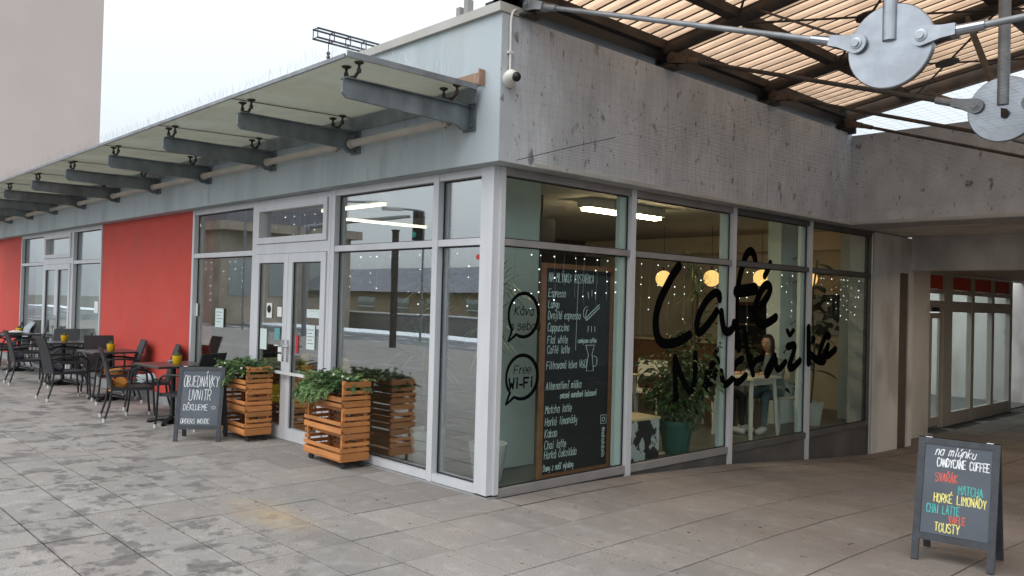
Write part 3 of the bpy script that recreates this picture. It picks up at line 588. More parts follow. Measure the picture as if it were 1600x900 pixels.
for a, b in ((10.515, 11.02), (11.03, 11.575)):
    mb = MB(); mb.box(EX - .05, EX - .01, a, a + .09, -.44, 1.60); mb.box(EX - .05, EX - .01, b - .09, b, -.44, 1.60); mb.box(EX - .049, EX - .011, a + .09, b - .09, -.44, -.28); mb.box(EX - .049, EX - .011, a + .09, b - .09, 1.5, 1.60)
    d = mb.build('sliding_door', 'off_white_frame', T); bx('pane', 'pane_glass_clear', d, EX - .035, EX - .025, a + .092, b - .092, -.278, 1.498)
bx('door_sensor', 'gasket', T, EX + .021, EX + .08, 11.0, 11.22, 1.63, 1.70)
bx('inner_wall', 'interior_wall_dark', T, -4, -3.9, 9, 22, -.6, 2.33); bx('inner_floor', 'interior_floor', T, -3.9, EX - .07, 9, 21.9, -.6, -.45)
mb = MB(); mb.path(catmull([(-.45, 16.45, .62), (-.40, 16.5, 1.0), (-.42, 16.45, 1.28), (-.5, 16.4, 1.34)], 4), [.05, .06, .12, .16, .17, .13, .16, .17, .15, .12, .1, .07, .04], 8)
mb.build('hanging_coat', 'coat_black', None, True)
tag(bpy.data.objects['hanging_coat'], 'dark shape hanging on the wall beyond the passage entrance', 'coat')
OW = thing('added_wing', 'unseen grey wing added across the covered forecourt to darken reflections', 'building')  # unseen wing, added to darken reflections and ambient light under the roof
bx('wall', 'concrete', OW, 13.2, 16, -1, 24, -.6, 3.6)
for y in (1, 3.2, 5.4): bx('window', 'pane_glass', OW, 13.17, 13.198, y, y + 1.8, .6, 2.5)

# ================================================================ GLASS CANOPY
K = thing('glass_canopy', 'frosted glass canopy on galvanised brackets along the pale blue band', 'canopy')
NB = 11; BX = [-.15 - 1.695 * k for k in range(NB)]
def bracket_mesh():
    mb = MB(); prof = [(-.205, -.165), (-.205, .03), (-.26, .03), (-1.40, .0), (-1.415, -.015), (-1.415, -.10), (-1.38, -.135), (-.36, -.155), (-.30, -.19), (-.215, -.19)]
    mb.prism(prof, lambda u, v, w: (w - .014, u, 3.185 + v), .028)
    mb.box(-.05, .05, -1.40, -.26, 3.186 + .0, 3.186 + .004)
    for u0, u1, z in ((-1.40, -.27, 3.19),):
        mb.box(-.04, .04, u0, u1, z - .003, z + .006)
    mb.box(-.075, .075, -.222, -.203, 2.99, 3.23)
    for z in (3.03, 3.19):
        for x in (-.05, .05): mb.lathe([(.014, 0), (.014, .018)], (x, -.222, z), 6, Euler((R_(90), 0, 0)))
    return mb.mesh('bracket', 'galvanised')
def fitting_mesh():
    mb = MB()
    for s_ in (-1, 1):
        mb.path([(0, 0, .0), (s_ * .035, -.0, .01), (s_ * .075, 0, .035), (s_ * .085, 0, .05)], [.012, .013, .012, .010], 7)
        mb.tube((s_ * .085, 0, .035), (s_ * .085, 0, .10), .010, 7); mb.lathe([(.012, .088), (.034, .100), (.036, .108), (.03, .112)], (s_ * .085, 0, 0), 12); mb.lathe([(.017, .03), (.017, .06)], (s_ * .085, 0, 0), 8)
    mb.lathe([(.018, -.005), (.018, .02)], (0, 0, 0), 8); return mb.mesh('spider_fitting', 'steel_dark', True)
bme, fme = bracket_mesh(), fitting_mesh()
for k, x in enumerate(BX):
    b = inst('bracket', bme, K, (x, 0, 0)); inst('spider_fitting', fme, b, (0, -1.33, 3.196)); inst('spider_fitting', fme, b, (0, -.42, 3.212))
GX = [-.01] + [-.15 - 1.695 * k for k in range(1, NB)]
for a, b in zip(GX, GX[1:]):
    mb = MB(); x0, x1 = b + .0075, a - .0075
    mb.add([(x0, -1.47, 3.300), (x1, -1.47, 3.300), (x1, -.27, 3.335), (x0, -.27, 3.335), (x0, -1.47, 3.314), (x1, -1.47, 3.314), (x1, -.27, 3.349), (x0, -.27, 3.349)],
           [(0, 3, 2, 1), (4, 5, 6, 7), (0, 1, 5, 4), (1, 2, 6, 5), (2, 3, 7, 6), (3, 0, 4, 7)]); mb.build('glass_panel', 'canopy_glass', K)
for x in GX[1:-1]: mb = MB(); mb.add([(x - .007, -1.47, 3.297), (x + .007, -1.47, 3.297), (x + .007, -.27, 3.332), (x - .007, -.27, 3.332), (x - .007, -1.47, 3.316), (x + .007, -1.47, 3.316), (x + .007, -.27, 3.351), (x - .007, -.27, 3.351)], [(0, 3, 2, 1), (4, 5, 6, 7), (0, 1, 5, 4), (1, 2, 6, 5), (2, 3, 7, 6), (3, 0, 4, 7)]); mb.build('panel_joint', 'gasket', K)
mb = MB(); mb.box(GX[-1], -.012, -1.49, -1.474, 3.293, 3.322); mb.build('edge_strip', 'steel_grey', K)
mb = MB(); mb.box(-.008, .006, -1.47, -.27, 3.30, 3.345); mb.build('edge_strip', 'steel_grey', K)
mb = MB(); mb.box(GX[-1], -.02, -.262, -.248, 3.20, 3.36); mb.build('wall_flashing', 'galvanised', K)
mb = MB(); mb.prism([(-.262, 3.34), (-.262, 3.47), (-.205, 3.47), (-.205, 3.34)], lambda u, v, w: (.004 + w, u, v), .012); mb.box(-.75, .02, -.215, -.203, 3.36, 3.46); mb.build('rusty_flashing', 'rust_orange', K)
mb = MB()
for a, b in zip(BX, BX[1:]): mb.tube((a - .16, -.30, 3.075), (b + .03, -.30, 3.075), .036, 10); mb.lathe([(.045, 0), (.045, .04)], (b + .09, -.30, 3.075), 10, Euler((0, R_(-90), 0))); mb.path([(a - .2, -.21, 3.13), (a - .2, -.30, 3.03), (a - .2, -.345, 3.075), (a - .2, -.30, 3.12)], .007, 5)
mb.build('pipe', 'pipe_cream', K, True)
rr = random.Random(5); mb = MB()
for i in range(420):
    x = -.02 - i * .04
    for k in range(2): dx, dy = rr.uniform(-.05, .05), rr.uniform(-.05, .03); mb.tube((x, -1.475, 3.31), (x + dx, -1.475 + dy, 3.31 + rr.uniform(.07, .12)), .0006, 3)
for i in range(30):
    y = -1.44 + i * .04
    for k in range(3): mb.tube((-.002, y, 3.33), (-.002 + rr.uniform(-.05, .05), y + rr.uniform(-.04, .04), 3.33 + rr.uniform(.08, .13)), .0006, 3)
mb.build('bird_spikes', 'spike', K)['kind'] = 'stuff'

# ================================================================ STATION ROOF
S = thing('station_roof', 'orange translucent corrugated roof on rusty steel tubes with tie rods', 'roof')
rz = lambda x: 4.20 + .16 * (x - .25)
YB = [.06, 2.01, 3.93, 5.93]; XE = 9.0
for y in YB[:3]:
    mb = MB(); mb.tube((.02, y, rz(.02) - .075), (XE, y, rz(XE) - .085), .072, 14); r_ = mb.build('rafter', 'steel_dark', S, True)
    mb = MB(); mb.box(.03, .30, y - .012, y + .012, 3.915, 4.17); mb.box(.05, .30, y - .09, y + .09, 3.905, 3.925); mb.build('bracket_plate', 'steel_dark', r_)
mb = MB(); mb.bar((.05, 5.88, rz(.05) - .07), (XE, 5.88, rz(XE) - .07), .10, .15); mb.build('edge_beam', 'steel_rust', S)
mb = MB(); mb.bar((.05, 5.72, rz(.05) + .0), (XE, 5.72, rz(XE) + .0), .05, .07); mb.build('edge_rail', 'steel_dark', S)
mb = MB(); mb.box(.03, .30, 5.87, 5.9, 3.88, 4.17); mb.build('bracket_plate', 'steel_dark', S)
for x in (.14, .93, 2.5, 4.1, 5.7, 7.3, 8.8):
    mb = MB(); mb.box(x - .055, x + .055, -.2, 5.84, rz(x) - .085, rz(x) + .002); mb.build('purlin', 'steel_dark', S)
# corrugated sheets, each a metre wide with its ribs running up the slope
rr = random.Random(9); PIT = .165
def sheet(y0, nrib, dz):
    mb = MB(); md = MB(); prof = []
    for k in range(nrib):
        y = y0 + k * PIT
        prof += [(y, 0, 0), (y + .030, 0, 1), (y + .048, .030, 0), (y + .072, .046, 0), (y + .117, .046, 0), (y + .145, .030, 0)]
    prof.append((y0 + nrib * PIT, 0, 1))
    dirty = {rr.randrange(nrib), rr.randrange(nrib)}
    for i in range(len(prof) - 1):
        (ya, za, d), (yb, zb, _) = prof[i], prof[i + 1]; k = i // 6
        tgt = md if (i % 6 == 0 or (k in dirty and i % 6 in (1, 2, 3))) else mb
        pts = []
        for x in (.1, XE + .1): pts += [(x, ya, rz(x) + .008 + za + dz), (x, yb, rz(x) + .008 + zb + dz)]
        tgt.add([pts[0], pts[2], pts[3], pts[1]], [(0, 1, 2, 3)])
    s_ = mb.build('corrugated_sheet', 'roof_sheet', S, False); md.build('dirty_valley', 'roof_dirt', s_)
for i in range(6): sheet(-.25 + i * (6 * PIT), 6, .003 * (i % 2))
# hung tie-rod trusses: disc nodes, struts, rods
DX, DZ = 3.122, 3.078
def disc_mesh():
    mb = MB(); mb.lathe([(.0, -.02), (.228, -.02), (.234, -.014), (.234, .014), (.228, .02), (.0, .02)], (0, 0, 0), 48, Euler((R_(90), 0, 0))); return mb.mesh('node_disc', 'galvanised_light', True)
dme = disc_mesh()
def clevis(p, q, L=.22):       # fork end with pin at p pointing to q
    p, q = Vector(p), Vector(q); d = (q - p).normalized(); mb = MB(); up = Vector((0, 0, 1)); sy = Vector((0, 1, 0))
    for s_ in (-1, 1):
        c = p + sy * (s_ * .035); poly = []
        for i in range(13):
            a = math.pi / 2 + math.pi * i / 12; poly.append((math.cos(a) * .055, math.sin(a) * .055))
        poly += [(.10, -.034), (.17, -.030), (.17, .030), (.10, .034)]
        sd = d.cross(sy)
        mb.prism(poly, lambda u, v, w, c=c: c + d * u + sd * v + sy * (w - .011), .022)
        mb.lathe([(.034, 0), (.034, .006), (.02, .008), (.02, .018)], c + sy * (s_ * .010), 14, Euler((R_(90 if s_ < 0 else -90), 0, 0)))
    mb.path([p + d * .14, p + d * .18, p + d * .30], [.038, .030, .027], 12); return mb
for i, y in enumerate(YB):
    y = y if i < 3 else 5.80
    disc = inst('node_disc', dme, S, (DX, y, DZ)); disc2 = inst('node_disc', dme, S, (6.2, y, DZ))
    m_ = 'galvanised_light' if i == 0 else 'steel_grey'
    a0 = Vector((.26, y, 4.005)); a1 = Vector((DX - .175, y, DZ + .045)); b0 = Vector((DX + .175, y, DZ + .015)); b1 = Vector((6.02, y, DZ + .015))
    clevis(a1, a0).build('clevis', m_, disc, False).matrix_parent_inverse = Matrix.Translation((-DX, -y, -DZ)); clevis(b0, b1).build('clevis', m_, disc, False).matrix_parent_inverse = Matrix.Translation((-DX, -y, -DZ))
    mb = MB(); mb.path([a0, a1], .019, 10); rd = mb.build('tie_rod', 'steel_grey' if i == 0 else 'steel_dark', S, True); clevis(a0, a1).build('clevis', 'steel_grey' if i == 0 else 'steel_rust', rd)
    mb = MB(); mb.path([b0, b1], .019, 10); mb.build('tie_rod', 'steel_grey', S, True)
    mb = MB(); mb.tube((DX, y - .012, DZ - .0 + .03), (DX, y - .012, rz(DX) - .1), .040, 14); mb.tube((6.2, y, DZ), (6.2, y, rz(6.2) - .1), .04, 12); mb.build('strut', 'galvanised_light' if i == 0 else 'steel_grey', S, True)
mb = MB(); mb.bar((DX + .02, 1.96, 3.03), (2.26, 3.86, rz(2.26) - .12), .035, .05); mb.build('brace', 'steel_dark', S)
mb = MB(); mb.tube((DX - .02, 2.05, 3.02), (1.25, 5.75, rz(1.25) - .16), .038, 10); mb.build('brace', 'steel_dark', S, True)
mb = MB(); mb.tube((DX, .1, 3.05), (1.2, 1.95, rz(1.2) - .12), .010, 6); 
for a, b in zip(YB[:3], YB[1:]):
    for k in range(2):
        x0, x1 = .93 + k * 1.58, .93 + (k + 1) * 1.58
        for p, q in (((x0, a), (x1, b)), ((x0, b), (x1, a))): mb.tube((p[0], p[1], rz(p[0]) - .12), (q[0], q[1], rz(q[0]) - .12), .011, 6)
mb.build('wind_brace', 'steel_dark', S, True)
for k in range(1):
    x = .93 + 1.58 * (k + .5)
    for a, b in zip(YB[:3], YB[1:]):
        MB().lathe([(.0, -.01), (.12, -.01), (.12, .01), (.0, .01)], (x, (a + b) / 2, rz(x) - .12), 12, Euler((0, -math.atan(.16), 0))).build('brace_plate', 'steel_dark', S)
# bird netting below the rods and across the front
rr = random.Random(2); mb = MB()
nz = lambda x, y: 2.765 + .055 * (x - .2) + .02 * math.sin(2.1 * x + y) * math.sin(1.3 * y)
C_ = .085
for i in range(int(5.6 / C_)):
    y = .05 + i * C_; mb.path([(.203 + .35 * k, y + .012 * math.sin(k * 1.9 + i), nz(.2 + .35 * k, y)) for k in range(13)], .00045, 3)
for i in range(int(4.2 / C_)):
    x = .23 + i * C_; mb.path([(x + .012 * math.sin(k + i * 1.3), .05 + .4 * k, nz(x, .05 + .4 * k)) for k in range(15)], .00045, 3)
mb.path([(.203, .0, 2.75), (.7, .01, 2.785), (1.2, .02, 2.81)], .003, 4)
for i in range(14):
    z = 2.83 + i * .082; mb.path([(.212 + .02 * math.sin(k + i) + (.02 + .006 * k if k else 0), -.03 + .33 * k, z + .012 * math.sin(k * 2 + i)) for k in range(19)], .00045, 3)
for i in range(70):
    y = .0 + i * .085; mb.path([(.225 + .014 * math.sin(k * 1.4 + i * .7), y + .012 * math.sin(k + i), 2.75 + k * .19) for k in range(7)], .00045, 3)
tag(mb.build('bird_net', 'net'), 'thin dark bird netting stretched over the concrete band and below the rods', 'net')

# security camera with its conduit
Q = thing('security_camera', 'white dome security camera on the concrete band near the corner', 'camera')
mb = MB(); mb.lathe([(.065, 0), (.065, .02), (.055, .05), (.05, .09), (.03, .115), (.0, .122)], (.203, -.115, 3.37), 16, Euler((0, R_(75), R_(-25)))); mb.build('housing', 'white_plastic', Q, True)
mb = MB(); mb.ball((.315, -.135, 3.375), .038, 12, 8); mb.build('lens', 'black_metal', Q, True)
mb = MB(); mb.path(catmull([(.222, -.12, 3.42), (.222, -.12, 3.6), (.222, -.12, 3.85), (.222, -.09, 3.93), (.20, -.02, 3.96)], 4), .010, 8); mb.box(.201, .235, -.14, -.10, 3.58, 3.60); mb.build('conduit', 'white_plastic', Q, True)
mb = MB(); mb.box(-.02, .17, -.10, .0, 3.976, 4.12); mb.build('junction_box', 'black_metal', Q)

# ================================================================ PAVEMENT FURNITURE
def make_chair():
    c = thing('wicker_chair', 'x', 'chair')
    # faces +Y, origin on the ground below the seat
    mb = MB(); n = 7
    top = []; 
    for i in range(n):
        u = -.225 + .45 * i / (n - 1)
        for v, z in ((-.22, .415), (0, .405), (.20, .42), (.245, .405)): top.append((u, v, z))
    N = len(top); fs = [(i * 4 + k, (i + 1) * 4 + k, (i + 1) * 4 + k + 1, i * 4 + k + 1) for i in range(n - 1) for k in range(3)]
    mb.add(top, fs); mb.add([(x, y, z - .028) for x, y, z in top], [tuple(reversed(f)) for f in fs])
    mb.box(-.235, .235, -.23, -.215, .38, .425); mb.box(-.24, -.226, -.22, .24, .38, .42); mb.box(.226, .24, -.22, .24, .38, .42); mb.box(-.23, .23, .236, .25, .375, .412)
    mb.build('seat', 'wicker', c)
    mb = MB(); pr = [(-.205, .40), (-.235, .55), (-.275, .72), (-.335, .90)]
    for (a, za), (b, zb) in zip(pr, pr[1:]):
        wa, wb = .222 - (za - .4) * .02, .222 - (zb - .4) * .02
        mb.add([(-wa, a, za), (wa, a, za), (wb, b, zb), (-wb, b, zb), (-wa, a - .022, za), (wa, a - .022, za), (wb, b - .022, zb), (-wb, b - .022, zb)], [(0, 1, 2, 3), (7, 6, 5, 4), (0, 3, 7, 4), (1, 5, 6, 2), (2, 6, 7, 3), (0, 4, 5, 1)])
    mb.build('backrest', 'wicker', c)
    for s_ in (-1, 1):
        mb = MB(); mb.path([(s_ * .222, -.215, .42), (s_ * .232, -.245, .2), (s_ * .24, -.30, .012)], .0135, 8); l = mb.build('leg', 'chair_tube', c, True)
        MB().lathe([(.018, 0), (.019, .045)], (s_ * .24, -.30, .0), 8).build('foot_cap', 'silver_cap', l)
        mb = MB(); mb.path(catmull([(s_ * .245, .285, .012), (s_ * .25, .262, .2), (s_ * .258, .245, .42), (s_ * .265, .225, .56), (s_ * .268, .16, .625), (s_ * .265, .02, .64), (s_ * .25, -.15, .63), (s_ * .222, -.262, .61)], 4), .0135, 8); l = mb.build('arm_and_leg', 'chair_tube', c, True)
        MB().lathe([(.018, 0), (.019, .045)], (s_ * .245, .285, .0), 8).build('foot_cap', 'silver_cap', l)
    return c
chair0 = make_chair(); chair_used = [False]
def chair(x, y, deg, label):
    c = chair0 if not chair_used[0] else copy_tree(chair0); chair_used[0] = True
    c.location = (x, y, 0); c.rotation_euler = (0, 0, R_(deg)); return tag(c, label, 'chair', 'dark wicker chairs on the pavement')
def make_table():
    t = thing('cafe_table', 'x', 'table')
    mb = MB(); mb.cbox(-.35, .35, -.35, .35, .70, .728, .004); mb.build('table_top', 'table_top', t)
    mb = MB(); mb.lathe([(.05, .02), (.032, .06), (.03, .5), (.03, .66), (.06, .69), (.12, .697)], n=14); mb.build('column', 'black_metal', t, True)
    mb = MB()
    for k in range(4):
        a = R_(45 + 90 * k); mb.path([(.02 * math.cos(a), .02 * math.sin(a), .06), (.18 * math.cos(a), .18 * math.sin(a), .045), (.30 * math.cos(a), .30 * math.sin(a), .016)], [.035, .028, .022], 8)
    mb.lathe([(.10, .0), (.12, .012), (.10, .035), (.05, .06)], n=16); mb.build('base', 'black_metal', t, True)
    return t
tab0 = make_table(); tab_used = [False]
def table(x, y, deg, label):
    t = tab0 if not tab_used[0] else copy_tree(tab0); tab_used[0] = True
    t.location = (x, y, 0); t.rotation_euler = (0, 0, R_(deg)); return tag(t, label, 'table', 'dark square tables on the pavement')
def make_pot():
    p = thing('yellow_pot', 'x', 'plant pot')
    mb = MB(); mb.lathe([(.045, 0), (.05, .005), (.057, .085), (.058, .105), (.053, .105), (.05, .085), (.0, .08)], n=20); mb.build('pot', 'yellow_pot', p, True)
    mb = MB(); rr = random.Random(6)
    for k in range(5): a = k * 1.26; mb.ball((.022 * math.cos(a), .022 * math.sin(a), .11), .018, 8, 6, (1, 1, 1.2))
    mb.ball((0, 0, .118), .02, 8, 6, (1, 1, 1.5)); mb.build('cactus', 'cactus', p, True); return p
pot0 = make_pot(); pot_used = [False]
def pot(x, y, label, z=.728):
    p = pot0 if not pot_used[0] else copy_tree(pot0); pot_used[0] = True; p.location = (x, y, z); return tag(p, label, 'plant pot', 'yellow pots on the tables')
def blanket(x, y, z, m, label, rz_=0.0, s_=1.0):
    rr = random.Random(label); mb = MB(); n = 9; N = 7
    for k in range(3):
        top = []
        for i in range(n):
            for j in range(N):
                u, v = -1 + 2 * i / (n - 1), -1 + 2 * j / (N - 1); r_ = 1 - .25 * abs(u * v)
                top.append((u * .17 * s_ * r_, v * .13 * s_ * r_, .03 + k * .032 + .018 * math.sin(u * 3 + k) + .012 * math.cos(v * 4 + k * 2) - .03 * max(abs(u), abs(v)) ** 4))
        fs = [(i * N + j, (i + 1) * N + j, (i + 1) * N + j + 1, i * N + j + 1) for i in range(n - 1) for j in range(N - 1)]
        mb.add(top, fs); mb.add([(a, b, c - .03) for a, b, c in top], [tuple(reversed(f)) for f in fs])
    o = mb.build('folded_blanket', m, None, True); o.location = (x, y, z); o.rotation_euler = (0, 0, rz_); return tag(o, label, 'blanket')
# table groups from the sign outwards to the left
table(-5.30, -.55, 4, 'dark square table behind the order sign, nearest the cafe window')
chair(-5.92, -.86, -12, 'dark wicker armchair with its back to the street, left of the order sign')
chair(-6.36, -.45, 165, 'wicker chair against the red wall with a grey blanket on its seat')
chair(-4.85, -.52, 116, 'wicker chair mostly hidden behind the order sign')
pot(-5.25, -.53, 'yellow cactus pot on the table behind the order sign')
blanket(-6.34, -.50, .405, 'blanket_grey', 'folded grey blanket on the chair against the red wall')
blanket(-5.95, -.98, .405, 'blanket_orange', 'orange and brown cushion in the chair left of the order sign', .3, .75)
MB_a = MB(); MB_a.lathe([(.03, 0), (.042, .004), (.045, .028), (.038, .028), (.033, .008), (.0, .008)], n=16)
o = MB_a.build('ashtray', 'chrome', None, True); o.location = (-5.52, -.50, .728); tag(o, 'small glass ashtray beside the yellow pot near the order sign', 'ashtray')
table(-7.92, -.47, 2, 'dark square table in front of the middle of the red wall')
chair(-8.36, -.95, 3, 'wicker armchair with its back to the street, before the second shop door')
chair(-8.60, -.36, -96, 'broad-backed wicker chair facing right at the table by the red wall')
chair(-7.62, -.46, 170, 'slanting wicker chair by the red wall with an orange blanket')
pot(-7.86, -.48, 'yellow cactus pot on the table before the red wall')
blanket(-7.60, -.52, .405, 'blanket_orange', 'folded orange blanket on the slanting chair by the red wall')
table(-10.35, -.45, -3, 'dark square table in front of the second shop door')
chair(-10.85, -.86, -4, 'wicker armchair with its back to the street, second from the left edge')
chair(-11.05, -.30, -120, 'wicker chair close to the second shop door, its back against the glass')
chair(-10.1, -.46, 172, 'wicker chair tilted beside the red wall end at the shop door')
pot(-10.42, -.42, 'yellow cactus pot on the table before the second shop door')
blanket(-10.9, -1.0, .405, 'blanket_dark', 'dark folded blanket on the armchair second from the left edge', 0, .7)
blanket(-8.40, -1.06, .405, 'blanket_dark', 'dark folded blanket on the armchair before the second shop door', .2, .7)
table(-13.3, -.45, 2, 'dark square table at the left edge of the terrace')
chair(-13.75, -.86, 6, 'wicker armchair at the left edge of the photo')
chair(-12.75, -.46, 168, 'wicker chair with a tall back right of the leftmost table')
chair(-13.9, -.43, 182, 'wicker chair against the far shop window, draped with a pale towel')
chair(-15.5, -.5, -80, 'leftmost wicker chair, cut off by the edge of the photo')
chair(-14.7, -.45, 170, 'wicker chair against the far red wall, second from the edge')
pot(-13.35, -.45, 'leftmost yellow cactus pot')
o = MB(); 
for k in range(9):
    o.path([(-14.1 + .045 * k, -.215 - .012 * math.sin(k), .55), (-14.1 + .045 * k, -.17 - .01 * math.sin(k * 2), .8), (-14.1 + .045 * k, -.095, .915), (-14.1 + .045 * k, -.08, .70)], .028, 6)
tag(o.build('draped_towel', 'blanket_grey', None, True), 'pale grey towel draped over the chair at the far window', 'towel')
blanket(-13.8, -.95, .405, 'blanket_orange', 'orange blanket on the armchair at the left edge')
o = MB().lathe([(.0, 0), (.09, 0), (.13, .03), (.14, .035), (.13, .04), (.07, .06), (.05, .07), (.0, .072)], n=20).build('white_dish', 'white_plastic', None, True); o.location = (-13.15, -.55, .728); tag(o, 'white dish on the leftmost table', 'dish')

# ---------------------------------------------------------------- chalkboard A-signs
def a_sign(name, label, loc, deg, lines, wd=.48, ht=.80):
    s = thing(name, label, 'sign', 'chalkboard signs on the pavement', loc, R_(deg))
    lean = .17; back = .36; top = Vector((0, 0, ht))
    for side in (0, 1):        # front board faces -Y
        y0 = -back / 2 if side == 0 else back / 2; sg = -1 if side == 0 else 1
        def P(u, v, w, y0=y0, sg=sg): return (u, y0 * (1 - v / ht) + sg * (.012 + w), v)
        fr = MB(); t = .042
        for a in (-wd / 2, wd / 2 - t): fr.prism([(a, 0), (a + t, 0), (a + t, ht), (a, ht)], P, -.026)
        fr.prism([(-wd / 2 + t, .13), (wd / 2 - t, .13), (wd / 2 - t, .13 + t), (-wd / 2 + t, .13 + t)], P, -.025); fr.prism([(-wd / 2 + t, ht - t), (wd / 2 - t, ht - t), (wd / 2 - t, ht - .001), (-wd / 2 + t, ht - .001)], P, -.025)
        f = fr.build('board_frame', 'sign_frame', s)
        bd = MB(); bd.prism([(-wd / 2 + t + .001, .13 + t + .001), (wd / 2 - t - .001, .13 + t + .001), (wd / 2 - t - .001, ht - t - .001), (-wd / 2 + t + .001, ht - t - .001)], lambda u, v, w, P=P: P(u, v, w - .006), -.012)
        b = bd.build('slate_board', 'slate' if side == 0 else 'slate_black', f)
        if side == 0:
            ux = Vector((1, 0, 0)); uz = (Vector(P(0, 1, 0)) - Vector(P(0, 0, 0))); nrm = ux.cross(uz).normalized()
            for txt, u, v, h, col, sl, r_, fw in lines:
                m_ = MB(); letters(m_, txt, Vector(P(u, v, -.006)), ux, uz, h, r_, nrm, jit=.22, slant=sl, fit=fw); m_.build('lettering', col, b)
    for x in (-wd / 2 + .06, wd / 2 - .06): MB().tube((x - .02, 0, ht - .006), (x + .02, 0, ht - .006), .010, 8).build('hinge', 'chrome', s)
    return s, P
sg, _ = a_sign('chalkboard_sign', 'grey chalkboard sign reading OBJEDNÁVKY UVNITŘ, orders inside, beside the planters', (-3.98, -.74, 0), 53,
    [('OBJEDNÁVKY', -.183, .585, .115, 'chalk_white', .04, .0033, .375), ('UVNITŘ', -.12, .44, .11, 'chalk_white', .04, .0033, .24), ('DĚKUJEME', -.165, .335, .06, 'chalk_white', .02, .0028, .26), ('ORDERS INSIDE', -.185, .195, .045, 'chalk_white', 0, .0026, .30)], wd=.49, ht=.80)
hb = [c for c in sg.children if 'board_frame' in c.name][0].children[0]
m_ = MB(); m_.path([(.150 + .022 * math.sin(t) ** 3, -.18 * (1 - .36 / .80) - .008, .36 + .006 * (3 * math.cos(t) - 1.2 * math.cos(2 * t))) for t in [k * .4 for k in range(17)]], .0028, 5); m_.build('heart', 'chalk_white', hb)
a_sign('chalkboard_sign', 'grey chalkboard sign with coloured menu lines, standing alone at the right front', (3.085, 1.35, 0), 8,
    [('na mlýnku', -.135, .67, .055, 'chalk_white', .25, .0030, .235), ('CANDYCANE COFFEE', -.12, .60, .050, 'chalk_white', 0, .0034, .295), ('SVAŘÁK', -.125, .505, .052, 'chalk_red', 0, .0036, .135), ('MATCHA', .015, .44, .052, 'chalk_teal', 0, .0034, .145),
     ('HORKÉ LIMONÁDY', -.125, .375, .052, 'chalk_yellow', 0, .0034, .295), ('CHAI LATTE', -.165, .305, .052, 'chalk_teal', 0, .0034, .185), ('VAFLE', -.03, .255, .045, 'chalk_red', 0, .0036, .10), ('TOUSTY', -.11, .195, .052, 'chalk_yellow', 0, .0034, .15)], wd=.48, ht=.78)

# ---------------------------------------------------------------- planters made of stacked crates on castors
def slat_me(w, h, d, chamfer=None):
    mb = MB()
    if chamfer:
        a = h * .55; poly = [(0, 0), (w, 0), (w, h), (a, h), (0, h - a)] if chamfer > 0 else [(a, 0), (w, 0), (w, h), (0, h), (0, a)]
        mb.prism(poly, lambda u, v, q: (u, q, v), d)
    else: mb.cbox(0, w, 0, d, 0, h, .0015)
    return mb.mesh('slat', 'crate_wood')
PW, PD, CH = .72, .29, .245
M_side = {h: slat_me(PD, h, .012) for h in (.032, .034, .055)}; M_cham = slat_me(PD, .050, .012, 1); M_chamb = slat_me(PD, .055, .012, -1)
M_long = {h: slat_me(PW - .004, h, .012) for h in (.032, .034, .045, .05)}; M_post = slat_me(.03, CH - .012, .03)
def planter(name, label, x, y, deg):
    p = thing(name, label, 'planter', 'wooden crate planters by the door', (x, y, 0), R_(deg))
    for cx, cy in ((.05, .05), (PW - .05, .05), (.05, PD - .05), (PW - .05, PD - .05)):
        mb = MB(); mb.lathe([(.0, -.012), (.027, -.012), (.03, -.006), (.03, .006), (.027, .012), (.0, .012)], (cx, cy, .03), 16, Euler((R_(90), 0, R_(30)))); mb.box(cx - .016, cx + .016, cy - .018, cy + .018, .056, .072); mb.build('castor', 'rubber', p, True)
    bx('base_board', 'crate_wood', p, -.006, PW + .006, -.006, PD + .006, .073, .088)
    for k in range(3):
        z0 = .089 + k * CH; c = bx('crate', 'crate_wood', p, .014, PW - .014, .014, PD - .014, z0 + .001, z0 + .012)
        c['label'] = ('bottom crate', 'middle crate', 'top crate filled with branches')[k]
        for x_ in (0, 1):
            X = -.001 if x_ == 0 else PW - .011
            for dz, me in ((.0, M_side[.055] if k == 0 else M_chamb), (.068, M_side[.034]), (.122, M_side[.032]), (.185, M_cham)):
                inst('slat', me, c, (X + .012, 0, z0 + dz), (0, 0, R_(90)))
        fr = ((.0, .05), (.075, .034)) if k < 2 else ((.0, .034), (.05, .045))
        for dz, h in fr: inst('slat', M_long[h], c, (.002, -.0125, z0 + dz))
        if k < 2: inst('slat', M_long[.032], c, (.002, .06, z0 + CH - .05))
        for dz, h in ((.0, .05), (.065, .034), (.125, .034), (.185, .045)): inst('slat', M_long[h], c, (.002, PD + .0005, z0 + dz))
        for px_, py_ in ((.013, .013), (PW - .043, .013), (.013, PD - .043), (PW - .043, PD - .043), (.30, PD - .031)): inst('corner_post', M_post, c, (px_, py_, z0 + .0125))
    return p
planter('crate_planter', 'wooden crate planter on castors right of the door, nearest the corner', -2.37, -.37, -2)
planter('crate_planter', 'wooden crate planter left of the door, behind the order sign', -4.22, -.43, -2)
